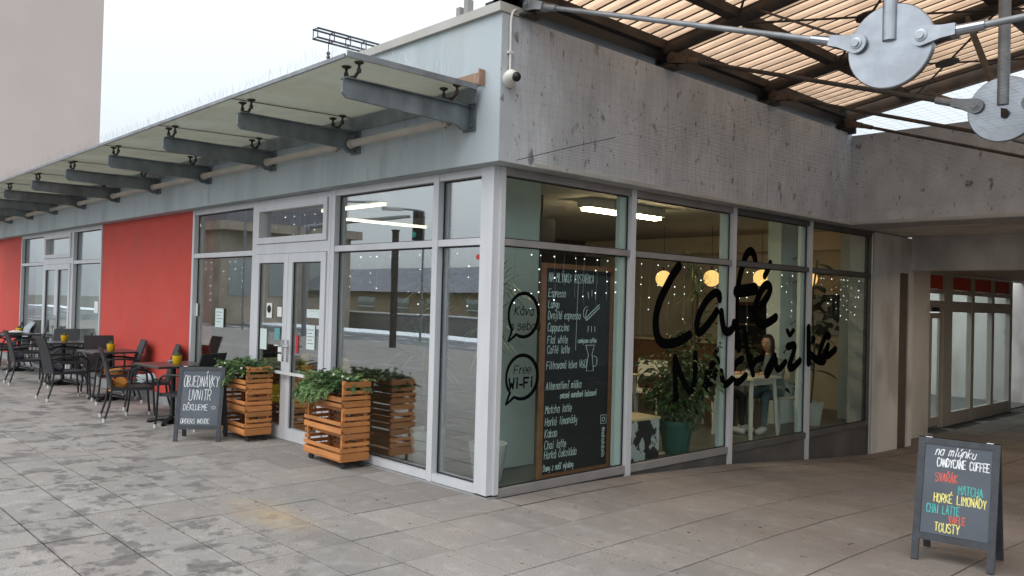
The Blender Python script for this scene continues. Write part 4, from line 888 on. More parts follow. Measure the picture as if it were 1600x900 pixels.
def frond(mb, base, d, L, rr, droop):
    p = Vector(base); d = Vector(d).normalized(); pts = [p]; n = 9
    for i in range(n): d = (d + Vector((rr.uniform(-.1, .1), rr.uniform(-.1, .1), -droop / n))).normalized(); p = p + d * (L / n); pts.append(p)
    mb.path(pts, [.0025 * (1 - .7 * i / n) for i in range(n + 1)], 3)
    for i in range(1, n + 1):
        t = (pts[i] - pts[i - 1]).normalized(); sd = t.cross(Vector((rr.uniform(-.6, .6), rr.uniform(-.6, .6), 1))).normalized()
        for sgn in (-1, 1):
            for k in range(3):
                ll = (.075 * (1 - .55 * i / n)) * rr.uniform(.6, 1.1); q = pts[i - 1] + (pts[i] - pts[i - 1]) * (k / 3); dr = (sd * sgn * rr.uniform(.6, 1) + t * .9 + Vector((0, 0, rr.uniform(-.45, .2)))).normalized(); w_ = dr.cross(Vector((rr.uniform(-1, 1), rr.uniform(-1, 1), rr.uniform(-1, 1)))).normalized() * .0045
                mb.add([q - w_ * .5, q + dr * ll * .55 - w_, q + dr * ll, q + dr * ll * .55 + w_, q + w_ * .5], [(0, 1, 2, 3, 4)])
def greenery(x, y, label, seed):
    rr = random.Random(seed); g = thing('evergreen_branches', label, 'plant', 'evergreen branches in the planters', (x, y, 0))
    a, b = MB(), MB()
    for i in range(230):
        u, v = rr.uniform(.0, PW - .10), rr.uniform(.03, PD - .04); an = rr.uniform(0, 6.28)
        base = (u, v, .73 + rr.uniform(0, .07)); out_ = Vector((math.cos(an) * .8 + (u - PW / 2) * .9, math.sin(an) * .8 - .25, rr.uniform(.25, 1.1)))
        frond(a if rr.random() < .62 else b, base, out_, rr.uniform(.12, .22), rr, rr.uniform(.5, 1.6))
    for i in range(44):      # drooping over the front edge
        u = rr.uniform(.0, .42) if rr.random() < .75 else rr.uniform(.3, .5)
        frond(b if i % 2 else a, (u, .0, .76), (rr.uniform(-.6, .3), -1, .35), rr.uniform(.16, .27), rr, 2.6)
    a.build('foliage', 'fir', g); b.build('foliage', 'fir_light', g)
    for i in range(7):
        m_ = MB(); c = (rr.uniform(.05, PW - .05), rr.uniform(-.1, .1), .83 + rr.uniform(-.05, .05)); m_.ball(c, .0125, 8, 6); m_.build('bauble', 'white_plastic', g, True)
greenery(-2.37, -.37, 'evergreen branches with white baubles in the planter nearest the corner', 1)
greenery(-4.22, -.43, 'evergreen branches with white baubles in the planter behind the order sign', 2)

# ================================================================ INSIDE THE CAFE
M = thing('menu_board', 'tall black chalkboard menu in a wooden frame behind the corner window', 'menu board')
y0, y1, z0, z1, X = .665, 1.645, .03, 1.965, -.12
fr = MB(); t = .045
fr.box(X - .03, X, y0, y0 + t, z0, z1); fr.box(X - .03, X, y1 - t, y1, z0, z1); fr.box(X - .029, X - .001, y0 + t, y1 - t, z0, z0 + t); fr.box(X - .029, X - .001, y0 + t, y1 - t, z1 - t, z1); fr.build('frame', 'frame_wood', M)
bd = bx('slate_board', 'slate_black', M, X - .022, X - .012, y0 + t + .001, y1 - t - .001, z0 + t + .001, z1 - t - .001)
fx = X - .012
def ml(txt, u, v, h, r=.0032, wid=.62, sl=.1):
    m_ = MB(); letters(m_, txt, (fx, y0 + u, v), (0, 1, 0), (0, 0, 1), h, r, (1, 0, 0), jit=.18, slant=sl, wid=wid); m_.build('lettering', 'chalk_dim', bd)
ml('NA MLÝNKU: KOSTARIKA', .085, 1.80, .078, .0036, .44)
for txt, v in (('Espresso', 1.665), ('Lungo', 1.565), ('Dvojité espresso', 1.465), ('Cappuccino', 1.355), ('Flat white', 1.245), ('Caffé latte', 1.155)): ml(txt, .085, v, .068, wid=.56)
ml('Filtrovaná káva V60', .08, 1.015, .068, wid=.56); ml('Alternativní mléka', .08, .83, .068, wid=.56); ml('ovesné mandlové kokosové', .27, .745, .055, wid=.50)
for txt, v in (('Matcha latte', .62), ('Horké limonády', .51), ('Kakao', .405), ('Chai latte', .30), ('Horká čokoláda', .215)): ml(txt, .08, v, .07, wid=.60)

ml('Domy z naší výrobny', .07, .105, .055, wid=.50)
m_ = MB(); yy = lambda u: y0 + u
m_.path([(fx, yy(.46), 1.18), (fx, yy(.475), 1.80)], .002, 4)
for off in (0, .035):       # candy cane
    m_.path(catmull([(fx, yy(.78 - off * .2), 1.605 - off), (fx, yy(.66), 1.525 - off), (fx, yy(.585 + off * .3), 1.475 - off * .6), (fx, yy(.555 + off), 1.51), (fx, yy(.57 + off), 1.565 - off * .4), (fx, yy(.615), 1.585 - off)], 3), .0035, 5)
for k in range(7): u = .60 + k * .028; m_.path([(fx, yy(u), 1.49 + k * .018), (fx, yy(u + .016), 1.455 + k * .018)], .0035, 4)
for k in range(3): m_.path([(fx, yy(.62 + k * .05), 1.66 + .02 * (k == 1)), (fx, yy(.615 + k * .055), 1.72 + .02 * (k == 1))], .003, 4); m_.path([(fx, yy(.63 + k * .045), 1.40), (fx, yy(.625 + k * .05), 1.345)], .003, 4)
J = [(.60, 1.22), (.72, 1.22), (.69, 1.13), (.70, 1.09), (.715, .98), (.615, .98), (.63, 1.09), (.64, 1.13), (.60, 1.22)]
m_.path([(fx, yy(a), b) for a, b in J], .0035, 5); m_.path(catmull([(fx, yy(.705), 1.12), (fx, yy(.76), 1.10), (fx, yy(.755), 1.03), (fx, yy(.715), 1.02)], 3), .0035, 5)
m_.path([(fx, yy(.84), .55), (fx, yy(.92), .55), (fx, yy(.92), .47), (fx, yy(.84), .47), (fx, yy(.84), .55)], .003, 5); m_.path([(fx, yy(.88 + .02 * math.cos(a)), .51 + .02 * math.sin(a)) for a in [k * .7 for k in range(10)]], .003, 5)
m_.build('drawing', 'chalk_dim', bd)
m_ = MB(); letters(m_, 'candycane coffee', (fx, yy(.49), 1.245), (0, 1, 0), (0, 0, 1), .04, .003, (1, 0, 0), wid=.55); letters(m_, '@nadrazkakolin', (fx, yy(.862), .43), (0, 0, -1), (0, 1, 0), .045, .0028, (1, 0, 0), wid=.62); m_.build('lettering', 'chalk_dim', bd)

# lamps: glowing globes and ceiling tubes
for k, (x, y) in enumerate(((-2.67, 5.90), (-2.08, 6.31), (-1.46, 6.70), (-.74 - .35, 7.45))):
    wh = ('leftmost glowing globe lamp, beside the capital C', 'glowing globe lamp above the letter a of the cafe name', 'glowing globe lamp behind the accent of the cafe name', 'rightmost glowing globe lamp, behind the rubber plant')[k]
    z = 2.02 + .02 * k; g = thing('globe_lamp', wh, 'lamp', 'globe lamps in the cafe', (x, y, z))
    MB().ball((0, 0, 0), .125, 24, 16).build('globe', 'globe_light', g, True); mb = MB(); mb.tube((0, 0, .12), (0, 0, 2.84 - z), .004, 6); mb.lathe([(.02, .12), (.02, .17), (.01, .18)], n=10); mb.build('cord', 'black_metal', g)
for k, (x, y) in enumerate(((-1.45, 2.68), (-3.1, 1.0), (-5.2, 1.8))):
    wh = ('lit fluorescent ceiling lamp behind the corner window', 'lit fluorescent lamp in the middle of the cafe, street side', 'lit fluorescent lamp near the far left end of the cafe')[k]
    g = thing('ceiling_lamp', wh, 'lamp', 'fluorescent lamps in the cafe', (x, y, 2.70)); g.rotation_euler = (0, 0, R_(90 if k == 1 else 0)); bx('housing', 'lamp_white', g, -.10, .10, -.02, 1.42, .035, .137)
    wt = .055 if k == 0 else .02; bx('tube', 'tube_light' if k == 0 else 'tube_light_dim', g, -wt, wt, .0, 1.40, .0, .034)
# fairy-light curtains
def fairy(label, pts, seed, axis, off, zt=2.07, dens=9, zmax=.75):
    rr = random.Random(seed); g = thing('fairy_lights', label, 'string lights', 'fairy lights in the windows'); w_, b_ = MB(), MB(); a0, a1 = pts
    mk = (lambda u, z: (off, u, z)) if axis == 'y' else (lambda u, z: (u, off, z))
    w_.path([mk(a0, zt - .01), mk((a0 + a1) / 2, zt - .02), mk(a1, zt - .01)], .0012, 3); n = max(3, int((a1 - a0) * dens))
    for i in range(n):
        u = a0 + (a1 - a0) * (i + .5) / n + rr.uniform(-.03, .03); L_ = rr.choice((.15, .3, .45, .6, zmax)) * rr.uniform(.8, 1.1); P = [mk(u + rr.uniform(-.012, .012), zt - .01 - L_ * q / 4) for q in range(5)]; w_.path(P, .0010, 3)
        z = .05
        while z < L_: 
            if rr.random() < .62: b_.ball(mk(u + rr.uniform(-.012, .012), zt - z), rr.uniform(.003, .0065), 6, 4)
            z += rr.uniform(.07, .14)
    w_.build('wire', 'spike', g); b_.build('bulbs', 'fairy_light', g)['kind'] = 'stuff'
fairy('fairy lights behind the corner window above the menu board', (.07, 1.66), 1, 'y', -.06, dens=7, zmax=.5)
fairy('fairy lights behind the window with the letters Ca', (1.8, 3.40), 2, 'y', -.09, dens=7)
fairy('fairy lights behind the window with the letters fé', (3.6, 5.15), 3, 'y', -.09, dens=7)
fairy('fairy lights in the last long window before the white wall', (5.4, 6.98), 4, 'y', -.09, dens=9, zmax=.6)
fairy('fairy lights in the wide window right of the door', (-2.40, -.86), 5, 'x', .06, dens=6, zmax=.9)
fairy('fairy lights in the narrow window beside the corner post', (-.70, -.18), 6, 'x', .06, dens=6, zmax=.5)
fairy('fairy lights in the window left of the door', (-5.95, -4.35), 7, 'x', .06, dens=6, zmax=.6)
fairy('fairy lights in the fanlight above the door', (-4.0, -2.75), 8, 'x', .05, zt=2.56, dens=5, zmax=.3)

# plants
def leafy(name, label, loc, R, H, zc, n, leaf, m, seed, pot_m=None, pot_r=.16, pot_h=.33, stems=6):
    rr = random.Random(seed); g = thing(name, label, 'plant', None, loc)
    if pot_m: MB().lathe([(pot_r * .72, 0), (pot_r * .74, .01), (pot_r * .95, pot_h - .06), (pot_r * 1.05, pot_h - .058), (pot_r * 1.06, pot_h), (pot_r * .95, pot_h), (pot_r * .9, pot_h - .04), (0, pot_h - .04)], n=24).build('pot', pot_m, g, True)
    st = MB(); mb = MB(); tips = []
    for i in range(stems):
        a = rr.uniform(0, 6.28); q = Vector((R * .6 * math.cos(a), R * .6 * math.sin(a), zc + rr.uniform(-.2, .5) * H)); P = catmull([(0, 0, pot_h * .8), (q.x * .3, q.y * .3, pot_h + (q.z - pot_h) * .5), q], 4); st.path(P, [.012 * (1 - .06 * k) for k in range(len(P))], 5); tips += P[3:]
    st.build('stem', 'bark', g)
    for i in range(n):
        c = rr.choice(tips); d = Vector((rr.gauss(0, 1), rr.gauss(0, 1), rr.gauss(0, .8))).normalized(); p = Vector((c.x + d.x * R * rr.random() ** .6 * .7, c.y + d.y * R * rr.random() ** .6 * .7, c.z + d.z * H * .42 * rr.random() ** .5))
        t_ = (d + Vector((rr.uniform(-.6, .6), rr.uniform(-.6, .6), -.5))).normalized(); s_ = t_.cross(Vector((rr.uniform(-1, 1), rr.uniform(-1, 1), 1))).normalized(); L_ = leaf * rr.uniform(.6, 1.2); w_ = L_ * .26; u = s_.cross(t_) * L_ * .08
        mb.add([p, p + t_ * L_ * .4 + s_ * w_ + u, p + t_ * L_ - u * 2, p + t_ * L_ * .4 - s_ * w_ + u], [(0, 1, 2), (0, 2, 3)])
    mb.build('foliage', m, g); return g
leafy('potted_plant', 'big bushy green plant in a green pot behind the letters Ca', (-.36, 3.05, 0), .42, .95, .85, 1500, .085, 'leaf_mid', 21, 'pot_green', .19, .36, 12)
leafy('bushy_plant', 'dark low bushy plant behind the last long window', (-1.05, 6.35, 0), .45, .8, .75, 600, .11, 'leaf_dark', 22, 'pot_white', .17, .32, 8)
def dracaena(label, loc, heads, seed, L=.42, potm='pot_white'):
    rr = random.Random(seed); g = thing('dracaena', label, 'plant', 'spiky dracaenas in the cafe', loc)
    MB().lathe([(.12, 0), (.13, .01), (.17, .30), (.175, .34), (.155, .34), (.15, .3), (0, .3)], n=20).build('pot', potm, g, True); st, mb = MB(), MB()
    for hx, hy, hz in heads:
        st.path(catmull([(hx * .2, hy * .2, .28), (hx * .5, hy * .5, hz * .6), (hx, hy, hz)], 4), .016, 7)
        for i in range(46):
            a = rr.uniform(0, 6.28); el = rr.uniform(-.5, 1.25); d = Vector((math.cos(a) * math.cos(el), math.sin(a) * math.cos(el), math.sin(el))); l = L * rr.uniform(.7, 1.15); p = Vector((hx, hy, hz + rr.uniform(-.06, .05))); s_ = d.cross(Vector((0, 0, 1))).normalized() * .012
            q1 = p + d * l * .5 + Vector((0, 0, .02)); q2 = p + d * l + Vector((0, 0, -.16 * l * (1.4 - el)))
            mb.add([p - s_ * .5, p + s_ * .5, q1 + s_, q1 - s_, q2], [(0, 1, 2, 3), (3, 2, 4)])
    st.build('trunk', 'bark', g, True); mb.build('leaves', 'leaf_dracaena', g)
dracaena('spiky dracaena behind the wide window right of the door', (-1.45, .45, 0), ((-.1, 0, 1.05), (.12, .05, 1.45), (.3, -.1, 1.75)), 31, .55)
dracaena('spiky dracaena behind the narrow window at the corner post', (-.52, .42, 0), ((-.05, .02, 1.35), (.0, .03, 1.75)), 32, .40)
dracaena('hanging-leaved dracaena on the plant stand between the globe lamps', (-1.75, 5.34, 0), ((0, 0, 2.1), (.05, .05, 1.75)), 33, .36)
rr = random.Random(8); g = thing('rubber_plant', 'tall rubber plant with big dark leaves behind the last mullion', 'plant', None, (-.5, 6.42, 0))
MB().lathe([(.12, 0), (.17, .32), (.15, .32), (.14, .29), (0, .29)], n=20).build('pot', 'pot_white', g, True); MB().path(catmull([(0, 0, .28), (.02, .03, 1.0), (-.02, .02, 1.7), (.03, .05, 2.3)], 5), .014, 7).build('stem', 'bark', g, True)
for i in range(26):
    z = .75 + i * .062; a = i * 2.4; d = Vector((math.cos(a), math.sin(a), rr.uniform(-.1, .45))).normalized(); s_ = d.cross(Vector((0, 0, 1))).normalized(); L_ = rr.uniform(.20, .29); p = Vector((.0, .03, z)) + d * .06; n_ = s_.cross(d); mb = MB()
    P = []
    for t_, w_ in ((0, .006), (.2, .045), (.5, .068), (.8, .045), (1, .004)): c = p + d * L_ * t_ - Vector((0, 0, .10 * t_ * t_)); P += [c - s_ * w_ + n_ * .012, c, c + s_ * w_ + n_ * .012]
    mb.add(P, [f for k in range(4) for f in ((k * 3, k * 3 + 1, k * 3 + 4, k * 3 + 3), (k * 3 + 1, k * 3 + 2, k * 3 + 5, k * 3 + 4))]); mb.build('leaf', 'leaf_dark', g, True)

# furniture inside
def in_table(label, x, y, w_=.6, d=.68, h=.75, topm='white_furniture', legm='white_furniture', deg=0):
    t = thing('dining_table', label, 'table', 'tables in the cafe', (x, y, 0), R_(deg)); bx('table_top', topm, t, -w_ / 2, w_ / 2, -d / 2, d / 2, h - .03, h)
    mb = MB(); mb.box(-w_ / 2 + .06, w_ / 2 - .06, -d / 2 + .06, d / 2 - .06, h - .10, h - .032); mb.build('apron', legm, t)
    for sx in (-1, 1):
        for sy in (-1, 1): mb = MB(); mb.path([(sx * (w_ / 2 - .07), sy * (d / 2 - .07), h - .04), (sx * (w_ / 2 - .035), sy * (d / 2 - .02), 0)], [.032, .026], 4); mb.build('leg', legm, t)
    return t
def in_chair(label, x, y, deg, m='white_furniture'):
    c = thing('dining_chair', label, 'chair', 'chairs in the cafe', (x, y, 0), R_(deg))
    mb = MB(); mb.cbox(-.21, .21, -.20, .22, .42, .45, .006); mb.build('seat', m, c); mb = MB(); mb.path([(-.2, -.20, .45), (-.2, -.25, .85)], .014, 6); mb.path([(.2, -.20, .45), (.2, -.25, .85)], .014, 6)
    mb.add([(-.19, -.225, .62), (.19, -.225, .62), (.19, -.255, .84), (-.19, -.255, .84), (-.19, -.24, .62), (.19, -.24, .62), (.19, -.27, .84), (-.19, -.27, .84)], [(0, 1, 2, 3), (7, 6, 5, 4), (0, 3, 7, 4), (1, 5, 6, 2), (2, 6, 7, 3), (0, 4, 5, 1)]); mb.build('backrest', m, c)
    for sx in (-1, 1):
        for sy in (-1, 1): mb = MB(); mb.path([(sx * .18, sy * .18, .43), (sx * .21, sy * .22, 0)], [.016, .013], 6); mb.build('leg', m, c)
in_table('small white table where the two guests sit', -.58, 4.85); in_chair('white chair of the woman in glasses', -.60, 5.58, 180); in_chair('chair of the guest in black', -1.2, 4.95, -90)
in_table('wooden table behind the window with the capital C', -1.75, 3.35, .8, .7, topm='table_wood'); in_chair('white chair behind the wooden table', -2.35, 4.0, -120); in_chair('white chair at the rear of the cafe', -1.95, 4.6, 200)
in_table('table by the window left of the door', -5.2, 1.0, .7, .7, topm='table_wood'); in_chair('dark chair by the window left of the door', -5.75, .95, -90, 'coat_black'); in_chair('second dark chair by the window left of the door', -4.7, 1.05, 90, 'coat_black')
p_ = thing('patterned_box', 'black and white patterned storage box with a wooden lid behind the second window', 'box', None, (-.42, 2.36, 0)); bx('body', 'bw_pattern', p_, -.18, .18, -.26, .22, 0, .42); bx('lid', 'table_wood', p_, -.19, .19, -.27, .23, .422, .445)
p_ = thing('wooden_stand', 'thin wooden plant stand beside the patterned box', 'stand', None, (-.55, 2.75, 0)); bx('board', 'table_wood', p_, -.15, .15, -.02, .02, 0, .42); bx('foot', 'table_wood', p_, -.18, .18, -.12, .12, 0, .02)
c_ = thing('service_counter', 'wooden service counter along the rear wall of the cafe', 'counter', None, (-4.0, 7.2, 0)); bx('body', 'frame_wood', c_, -1.9, 1.6, -.3, .3, 0, 1.02); bx('worktop', 'table_wood', c_, -1.95, 1.65, -.36, .34, 1.02, 1.06)
c_ = thing('wall_shelf', 'dark shelf unit on the rear wall between the globe lamps', 'shelf', None, (-2.6, 8.2, 0)); bx('back', 'coat_black', c_, -.5, .5, .1, .18, .9, 1.7)
for z in (.95, 1.3, 1.65): bx('shelf', 'frame_wood', c_, -.55, .55, -.12, .098, z, z + .03)
bx('picture', 'bw_pattern', thing('wall_picture', 'framed picture on the rear wall behind the last window', 'picture', None, (-1.1, 8.3, 0)), -.45, .45, .05, .09, 1.2, 1.85)
p_ = thing('upholstered_bench', 'yellow upholstered bench inside the glass door', 'bench', None, (-4.35, .75, 0)); bx('base', 'black_metal', p_, -.5, .5, -.2, .25, 0, .25); mb = MB(); mb.cbox(-.52, .52, -.24, .27, .25, .46, .03); mb.build('seat', 'yellow_fabric', p_); mb = MB(); mb.cbox(-.52, .52, .20, .30, .461, .85, .03); mb.build('backrest', 'yellow_fabric', p_)
s_ = thing('wall_speaker', 'black loudspeaker on the wall beside the mint column', 'speaker', None, (-1.64, 2.16, 2.42)); mb = MB(); mb.cbox(-.1, .1, -.12, .12, -.13, .15, .01); mb.build('cabinet', 'black_metal', s_); MB().tube((0, 0, .15), (0, 0, .42), .012, 6).build('bracket', 'black_metal', s_)

# the two guests: seated figures grown from a skeleton
def person(label, loc, deg, m_top, m_leg, m_shoe, hair_long, glasses, lean=.10):
    g = thing('person', label, 'person', None, loc, R_(deg)); g.scale = (.95, .95, .95)
    V = []; Ed = []; Rd = []
    def jn(p, r, par=None):
        V.append(p); Rd.append(r); i = len(V) - 1
        if par is not None: Ed.append((par, i))
        return i
    pel = jn((0, -.02, .55), .135); w1 = jn((0, -.03 + lean * .3, .70), .125, pel); ch = jn((0, -.02 + lean * .8, .88), .135, w1); nk = jn((0, lean * 1.3, 1.03), .06, ch); jn((0, lean * 1.55, 1.11), .05, nk)
    hands = []
    for s_ in (-1, 1):
        sh = jn((s_ * .165, lean * 1.0, .97), .062, ch); el = jn((s_ * .23, .10 + lean, .76), .046, sh); wr = jn((s_ * .09, .33 + lean, .80), .030, el); jn((s_ * .06, .39 + lean, .80), .034, wr); hands.append((s_, Vector((s_ * .06, .39 + lean, .80))))
        hp = jn((s_ * .09, .02, .52), .10, pel); kn = jn((s_ * .12, .43, .50), .068, hp); an = jn((s_ * .11, .44, .11), .042, kn); jn((s_ * .12, .47, .05), .042, an)
    me = bpy.data.meshes.new('body'); me.from_pydata(V, Ed, []); ob = bpy.data.objects.new('body', me); COL.objects.link(ob)
    md = ob.modifiers.new('skin', 'SKIN'); md.use_smooth_shade = True
    for i, r in enumerate(Rd): me.skin_vertices[0].data[i].radius = (r, r * (.78 if r > .1 else 1)); 
    me.skin_vertices[0].data[0].use_root = True
    ob.modifiers.new('sub', 'SUBSURF').render_levels = 2; ob.modifiers['sub'].levels = 2
    dg = bpy.context.evaluated_depsgraph_get(); dg.update(); nm = bpy.data.meshes.new_from_object(ob.evaluated_get(dg)); bpy.data.objects.remove(ob)
    nm.materials.clear()
    for m in (m_top, m_leg, 'skin'): nm.materials.append(MATS[m])
    for p in nm.polygons:
        c = p.center; p.use_smooth = True
        p.material_index = 1 if (c.z < .62 and (c.y > .06 or c.z < .5)) else 2 if (c.z > 1.045 or (c.y > .31 + lean and c.z > .7)) else 0
    b = bpy.data.objects.new('body', nm); COL.objects.link(b); b.parent = g
    hc = Vector((0, lean * 1.75, 1.20)); hd = MB(); prof = []
    n, m = 20, 16; vs = []
    for i in range(m + 1):
        t_ = math.pi * i / m; z = -math.cos(t_)
        for k in range(n):
            a = 2 * math.pi * k / n; rx, ry = .074 * math.sin(t_), .094 * math.sin(t_)
            if z < -.2: rx *= 1 + (z + .2) * .35; ry *= 1 + (z + .2) * .25
            x_, y_ = rx * math.cos(a), ry * math.sin(a)
            if math.sin(a) > .93 and -.30 < z < .12: y_ += .020 * (1 - abs(z + .12) / .3)
            if math.sin(a) > .7 and .02 < z < .22 and abs(abs(math.cos(a)) - .38) < .16: y_ -= .008
            vs.append(hc + Vector((x_, y_, z * .118)))
    hd.add(vs, [(i * n + k, i * n + (k + 1) % n, (i + 1) * n + (k + 1) % n, (i + 1) * n + k) for i in range(m) for k in range(n)])
    for s_ in (-1, 1): hd.ball(hc + Vector((s_ * .075, -.005, .0)), .024, 8, 6, (.4, .8, 1.2))
    h_ = hd.build('head', 'skin', g, True)
    f = MB()
    for s_ in (-1, 1): f.ball(hc + Vector((s_ * .030, .084, .012)), .0095, 8, 6, (1.2, .5, .7))
    f.build('eyes', 'coat_black', h_); MB().path([hc + Vector((x_, .088, -.058 - .004 * math.cos(x_ * 60))) for x_ in (-.022, -.01, 0, .01, .022)], .0045, 5).build('mouth', 'sticker_red', h_)
    hr = MB(); vs = []; n, m = 20, 12
    for i in range(m + 1):
        t_ = math.pi * i / m * .98
        for k in range(n):
            a = 2 * math.pi * k / n; fr_ = max(0, math.sin(a)); zz = math.cos(t_)
            lim = .62 if fr_ > .45 else (-1 if not hair_long else -1); z = max(zz, lim * 1.0) if fr_ > .45 else zz
            rx, ry = .084 * math.sqrt(max(0, 1 - min(z, 1) ** 2)) + .004, .103 * math.sqrt(max(0, 1 - min(z, 1) ** 2)) + .004
            zl = z * .125 + (min(0, z) * (.20 if hair_long else .03)); 
            if z < 0 and fr_ <= .45: rx, ry = .088 - .0 * z, .10
            vs.append(hc + Vector((rx * math.cos(a), ry * math.sin(a) - .006, zl + .012)))
    hr.add(vs, [(i * n + k, i * n + (k + 1) % n, (i + 1) * n + (k + 1) % n, (i + 1) * n + k) for i in range(m) for k in range(n)]); hr.build('hair', 'hair', h_, True)
    if glasses:
        f = MB()
        for s_ in (-1, 1): f.path([hc + Vector((s_ * .031 + .024 * math.cos(a), .101, .012 + .019 * math.sin(a))) for a in [k * .63 for k in range(11)]], .0024, 5); f.path([hc + Vector((s_ * .055, .10, .016)), hc + Vector((s_ * .078, .0, .016))], .002, 4)
        f.path([hc + Vector((-.007, .103, .016)), hc + Vector((.007, .103, .016))], .002, 4); f.build('glasses', 'coat_black', h_)
    for s_, hp in hands:
        f = MB()
        for k in range(4):
            o_ = hp + Vector((s_ * (.018 - .013 * k) , .02, -.004)); L_ = (.062, .072, .07, .055)[k]; f.path([o_, o_ + Vector((-s_ * .006, L_ * .5, .004)), o_ + Vector((-s_ * .010, L_ * .85, -.010)), o_ + Vector((-s_ * .012, L_, -.022))], [.0088, .0084, .0078, .006], 6)
        f.path([hp + Vector((-s_ * .03, -.015, .0)), hp + Vector((-s_ * .052, .012, .004)), hp + Vector((-s_ * .055, .04, -.004))], [.010, .009, .007], 6); f.build('fingers', 'skin', g, True)
    for s_ in (-1, 1):
        mb = MB(); mb.path(catmull([(s_ * .11, .395, .055), (s_ * .115, .44, .06), (s_ * .12, .52, .045), (s_ * .125, .60, .035), (s_ * .125, .635, .03)], 3), [.036, .042, .046, .047, .046, .046, .046, .046, .045, .043, .038, .030, .018], 10); mb.build('shoe', m_shoe, g, True)
    return g
person('seated woman with long dark hair and glasses in a grey top, facing the table', (-.60, 5.56, 0), 180, 'top_grey', 'jeans', 'shoe_white', True, True)
person('guest in a black coat seated opposite the woman in glasses', (-1.18, 4.95, 0), -90, 'coat_black', 'coat_black', 'shoe_white', True, False, .14)
mb = MB(); mb.lathe([(.03, 0), (.038, .08), (.035, .08), (.03, .01), (0, .01)], n=16); mb.path([(.036, 0, .06), (.06, 0, .05), (.055, 0, .025), (.034, 0, .02)], .005, 6); o = mb.build('coffee_cup', 'pot_white', None, True); o.location = (-.48, 4.72, .75); tag(o, 'white coffee cup on the small table of the guests', 'cup')

# ================================================================ BEYOND
T2 = thing('beige_tower_block', 'tall plain beige building rising behind the canopy on the left', 'building'); bx('wall', 'beige_block', T2, -60, -42.5, .4, 9.55, -.6, 30); bx('coping', 'coping', T2, -60.2, -42.4, .2, 9.65, 30, 30.3)
G = thing('catenary_gantry', 'dark steel lattice gantry with insulators above the cafe roof', 'gantry'); mb = MB(); gx, gz0 = -28.25, 13.2
for dx in (-.2, .2):
    for dz in (0, .42): mb.bar((gx + dx, 14.2, gz0 + dz), (gx + dx, 34, gz0 + dz), .07, .07)
for k in range(24):
    y = 14.22 + k * .85
    for dx in (-.2, .2): mb.bar((gx + dx, y, gz0), (gx + dx, y, gz0 + .42), .035, .035)
    mb.bar((gx - .2, y, gz0), (gx + .2, y, gz0), .035, .035); mb.bar((gx - .2, y, gz0 + .42), (gx + .2, y, gz0 + .42), .035, .035)
mb.build('lattice_beam', 'gantry_steel', G); mb = MB(); mb.box(gx - .25, gx + .25, 33.8, 34.2, -.6, 13.7); mb.build('mast', 'gantry_steel', G)
for y, sl in ((14.9, 0), (18.2, -1.2)):
    mb = MB(); mb.tube((gx, y, gz0), (gx + sl * .4, y + sl * .3, gz0 - .45), .02, 6); mb.path([(gx + sl * .4, y + sl * .3, gz0 - .45 - .0)] + [(gx + sl * (.4 + .04 * k), y + sl * .3, gz0 - .45 - .09 * k) for k in range(1, 8)], [.03, .10, .05, .10, .05, .10, .05, .03], 8); mb.tube((gx + sl * .7, y + sl * .3, gz0 - 1.05), (gx + sl * 2, y + sl * .3, gz0 - 4.5), .02, 5); mb.build('insulator', 'steel_dark', G)
mb = MB(); mb.tube((gx, 15.0, gz0 - 1.3), (gx + 1, 22, gz0 - 2.7), .012, 4); mb.tube((gx + .2, 19.5, gz0 + .75), (gx + 2, 33, gz0 + .9), .012, 4); mb.bar((gx, 18.6, gz0 + .62), (gx, 20.6, gz0 + .62), .06, .1); mb.build('contact_wire', 'steel_grey', G)

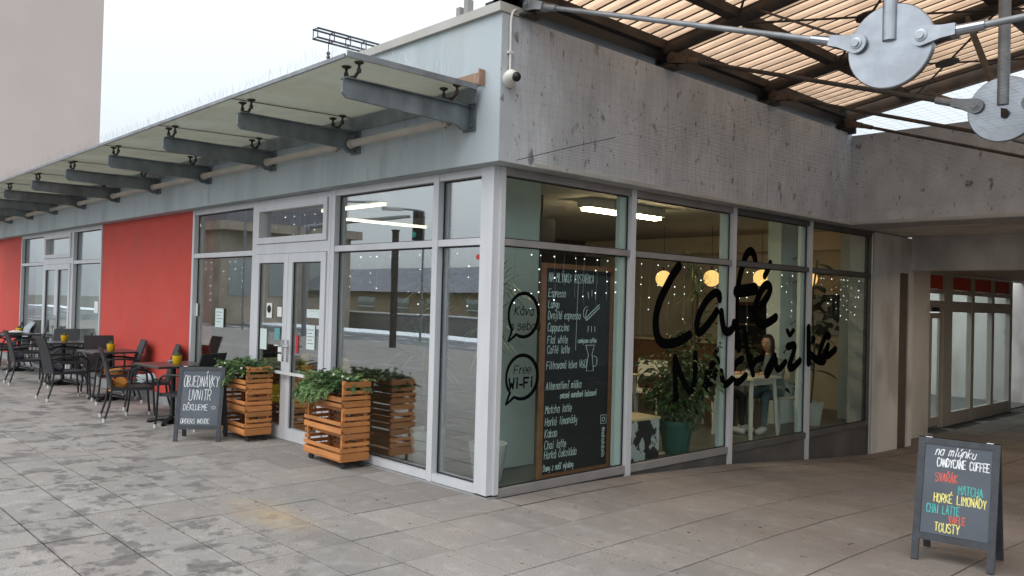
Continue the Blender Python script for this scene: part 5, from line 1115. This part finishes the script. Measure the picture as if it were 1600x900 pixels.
# across the street: seen mirrored in the street windows
bx('snow_strip', 'snow', None, -90, 40, -19.4, -17.0, -.5, -.06)['kind'] = 'structure'
wl = thing('retaining_wall', 'low grey retaining wall with snow on top across the street', 'wall'); bx('wall', 'wall_grey', wl, -95, 30, -26.4, -26.0, -.6, .55); bx('snow_cap', 'snow', wl, -95, 30, -26.45, -25.95, .551, .63)
sh = thing('low_shed', 'long low shed with dark roof and ochre wall across the street', 'building'); bx('wall', 'shed_wall', sh, -85, -12, -44, -36, -.6, 2.1); mb = MB(); mb.prism([(-35.4, 2.1), (-44.6, 2.1), (-40, 4.3)], lambda u, v, w: (-85.4 + w, u, v), 73.8); mb.build('roof', 'shed_roof', sh)
for k in range(14): bx('window', 'pane_glass', sh, -83 + k * 5, -80.4 + k * 5, -35.99, -35.96, .5, 1.6)
ob = thing('old_stone_house', 'old stone house with a heavy cornice across the street', 'building'); bx('wall', 'old_stone', ob, -52, -40.4, -24.0, -15.5, -.6, 5.2); bx('cornice', 'old_stone', ob, -52.4, -39.7, -24.4, -15.1, 5.2, 5.7); bx('attic', 'shed_roof', ob, -51, -40.9, -23.5, -16, 5.7, 9.0)
for k in range(3): bx('window', 'pane_glass', ob, -40.39, -40.36, -22.5 + k * 2.6, -21.2 + k * 2.6, 1.5, 3.6)
def lamp(label, x, y, h, ax, ay, L_):
    g = thing('street_lamp', label, 'lamp', 'street lamps across the street', (x, y, -.13)); mb = MB(); mb.path(catmull([(0, 0, 0), (0, 0, h * .8), (0, 0, h * .97), (ax * .15 * L_, ay * .15 * L_, h), (ax * L_, ay * L_, h + .05)], 4), .045, 8); mb.build('post', 'steel_grey', g, True)
    mb = MB(); mb.obox((ax * (L_ + .35), ay * (L_ + .35), h + .03), (ax * .42, ay * .42, 0), (-ay * .13, ax * .13, 0), (0, 0, .06)); mb.build('lamp_head', 'lamp_white', g)
lamp('nearer street lamp with long arm, mirrored in the wide window', -24.6, -11.7, 5.5, .55, -.83, 2.6); lamp('farther thin street lamp, mirrored in the wide window', -22.0, -15.8, 5.3, -.6, .8, .9); lamp('street lamp mirrored in the window left of the door', -30.5, -12.2, 5.9, -.6, .8, 1.2)
tl = thing('traffic_light', 'traffic light on a long mast arm, mirrored in the wide window', 'traffic light', None, (-24.6, -12.1, -.13)); MB().path(catmull([(0, 0, 0), (0, 0, 4.0), (.3, -.4, 4.55), (2.35, -3.2, 5.05)], 5), [.11] * 8 + [.08] * 7 + [.06], 8).build('mast', 'steel_grey', tl, True)
mb = MB(); mb.cbox(2.25, 2.6, -3.75, -3.4, 4.1, 5.3, .03); h_ = mb.build('signal_head', 'black_metal', tl)
for k, m in enumerate(('signal_green', 'black_metal', 'black_metal')): MB().lathe([(.11, 0), (.12, .05), (.0, .06)], (2.43, -3.39, 4.32 + k * .36), 12, Euler((R_(-90), 0, 0))).build('lens', m, h_)
tp = thing('steel_post', 'dark square post at the kerb across the street', 'post', None, (-17.1, -11.0, -.13)); bx('shaft', 'steel_dark', tp, -.08, .08, -.08, .08, 0, 3.9); bx('cap', 'steel_dark', tp, -.10, .10, -.10, .10, 3.9, 3.95)
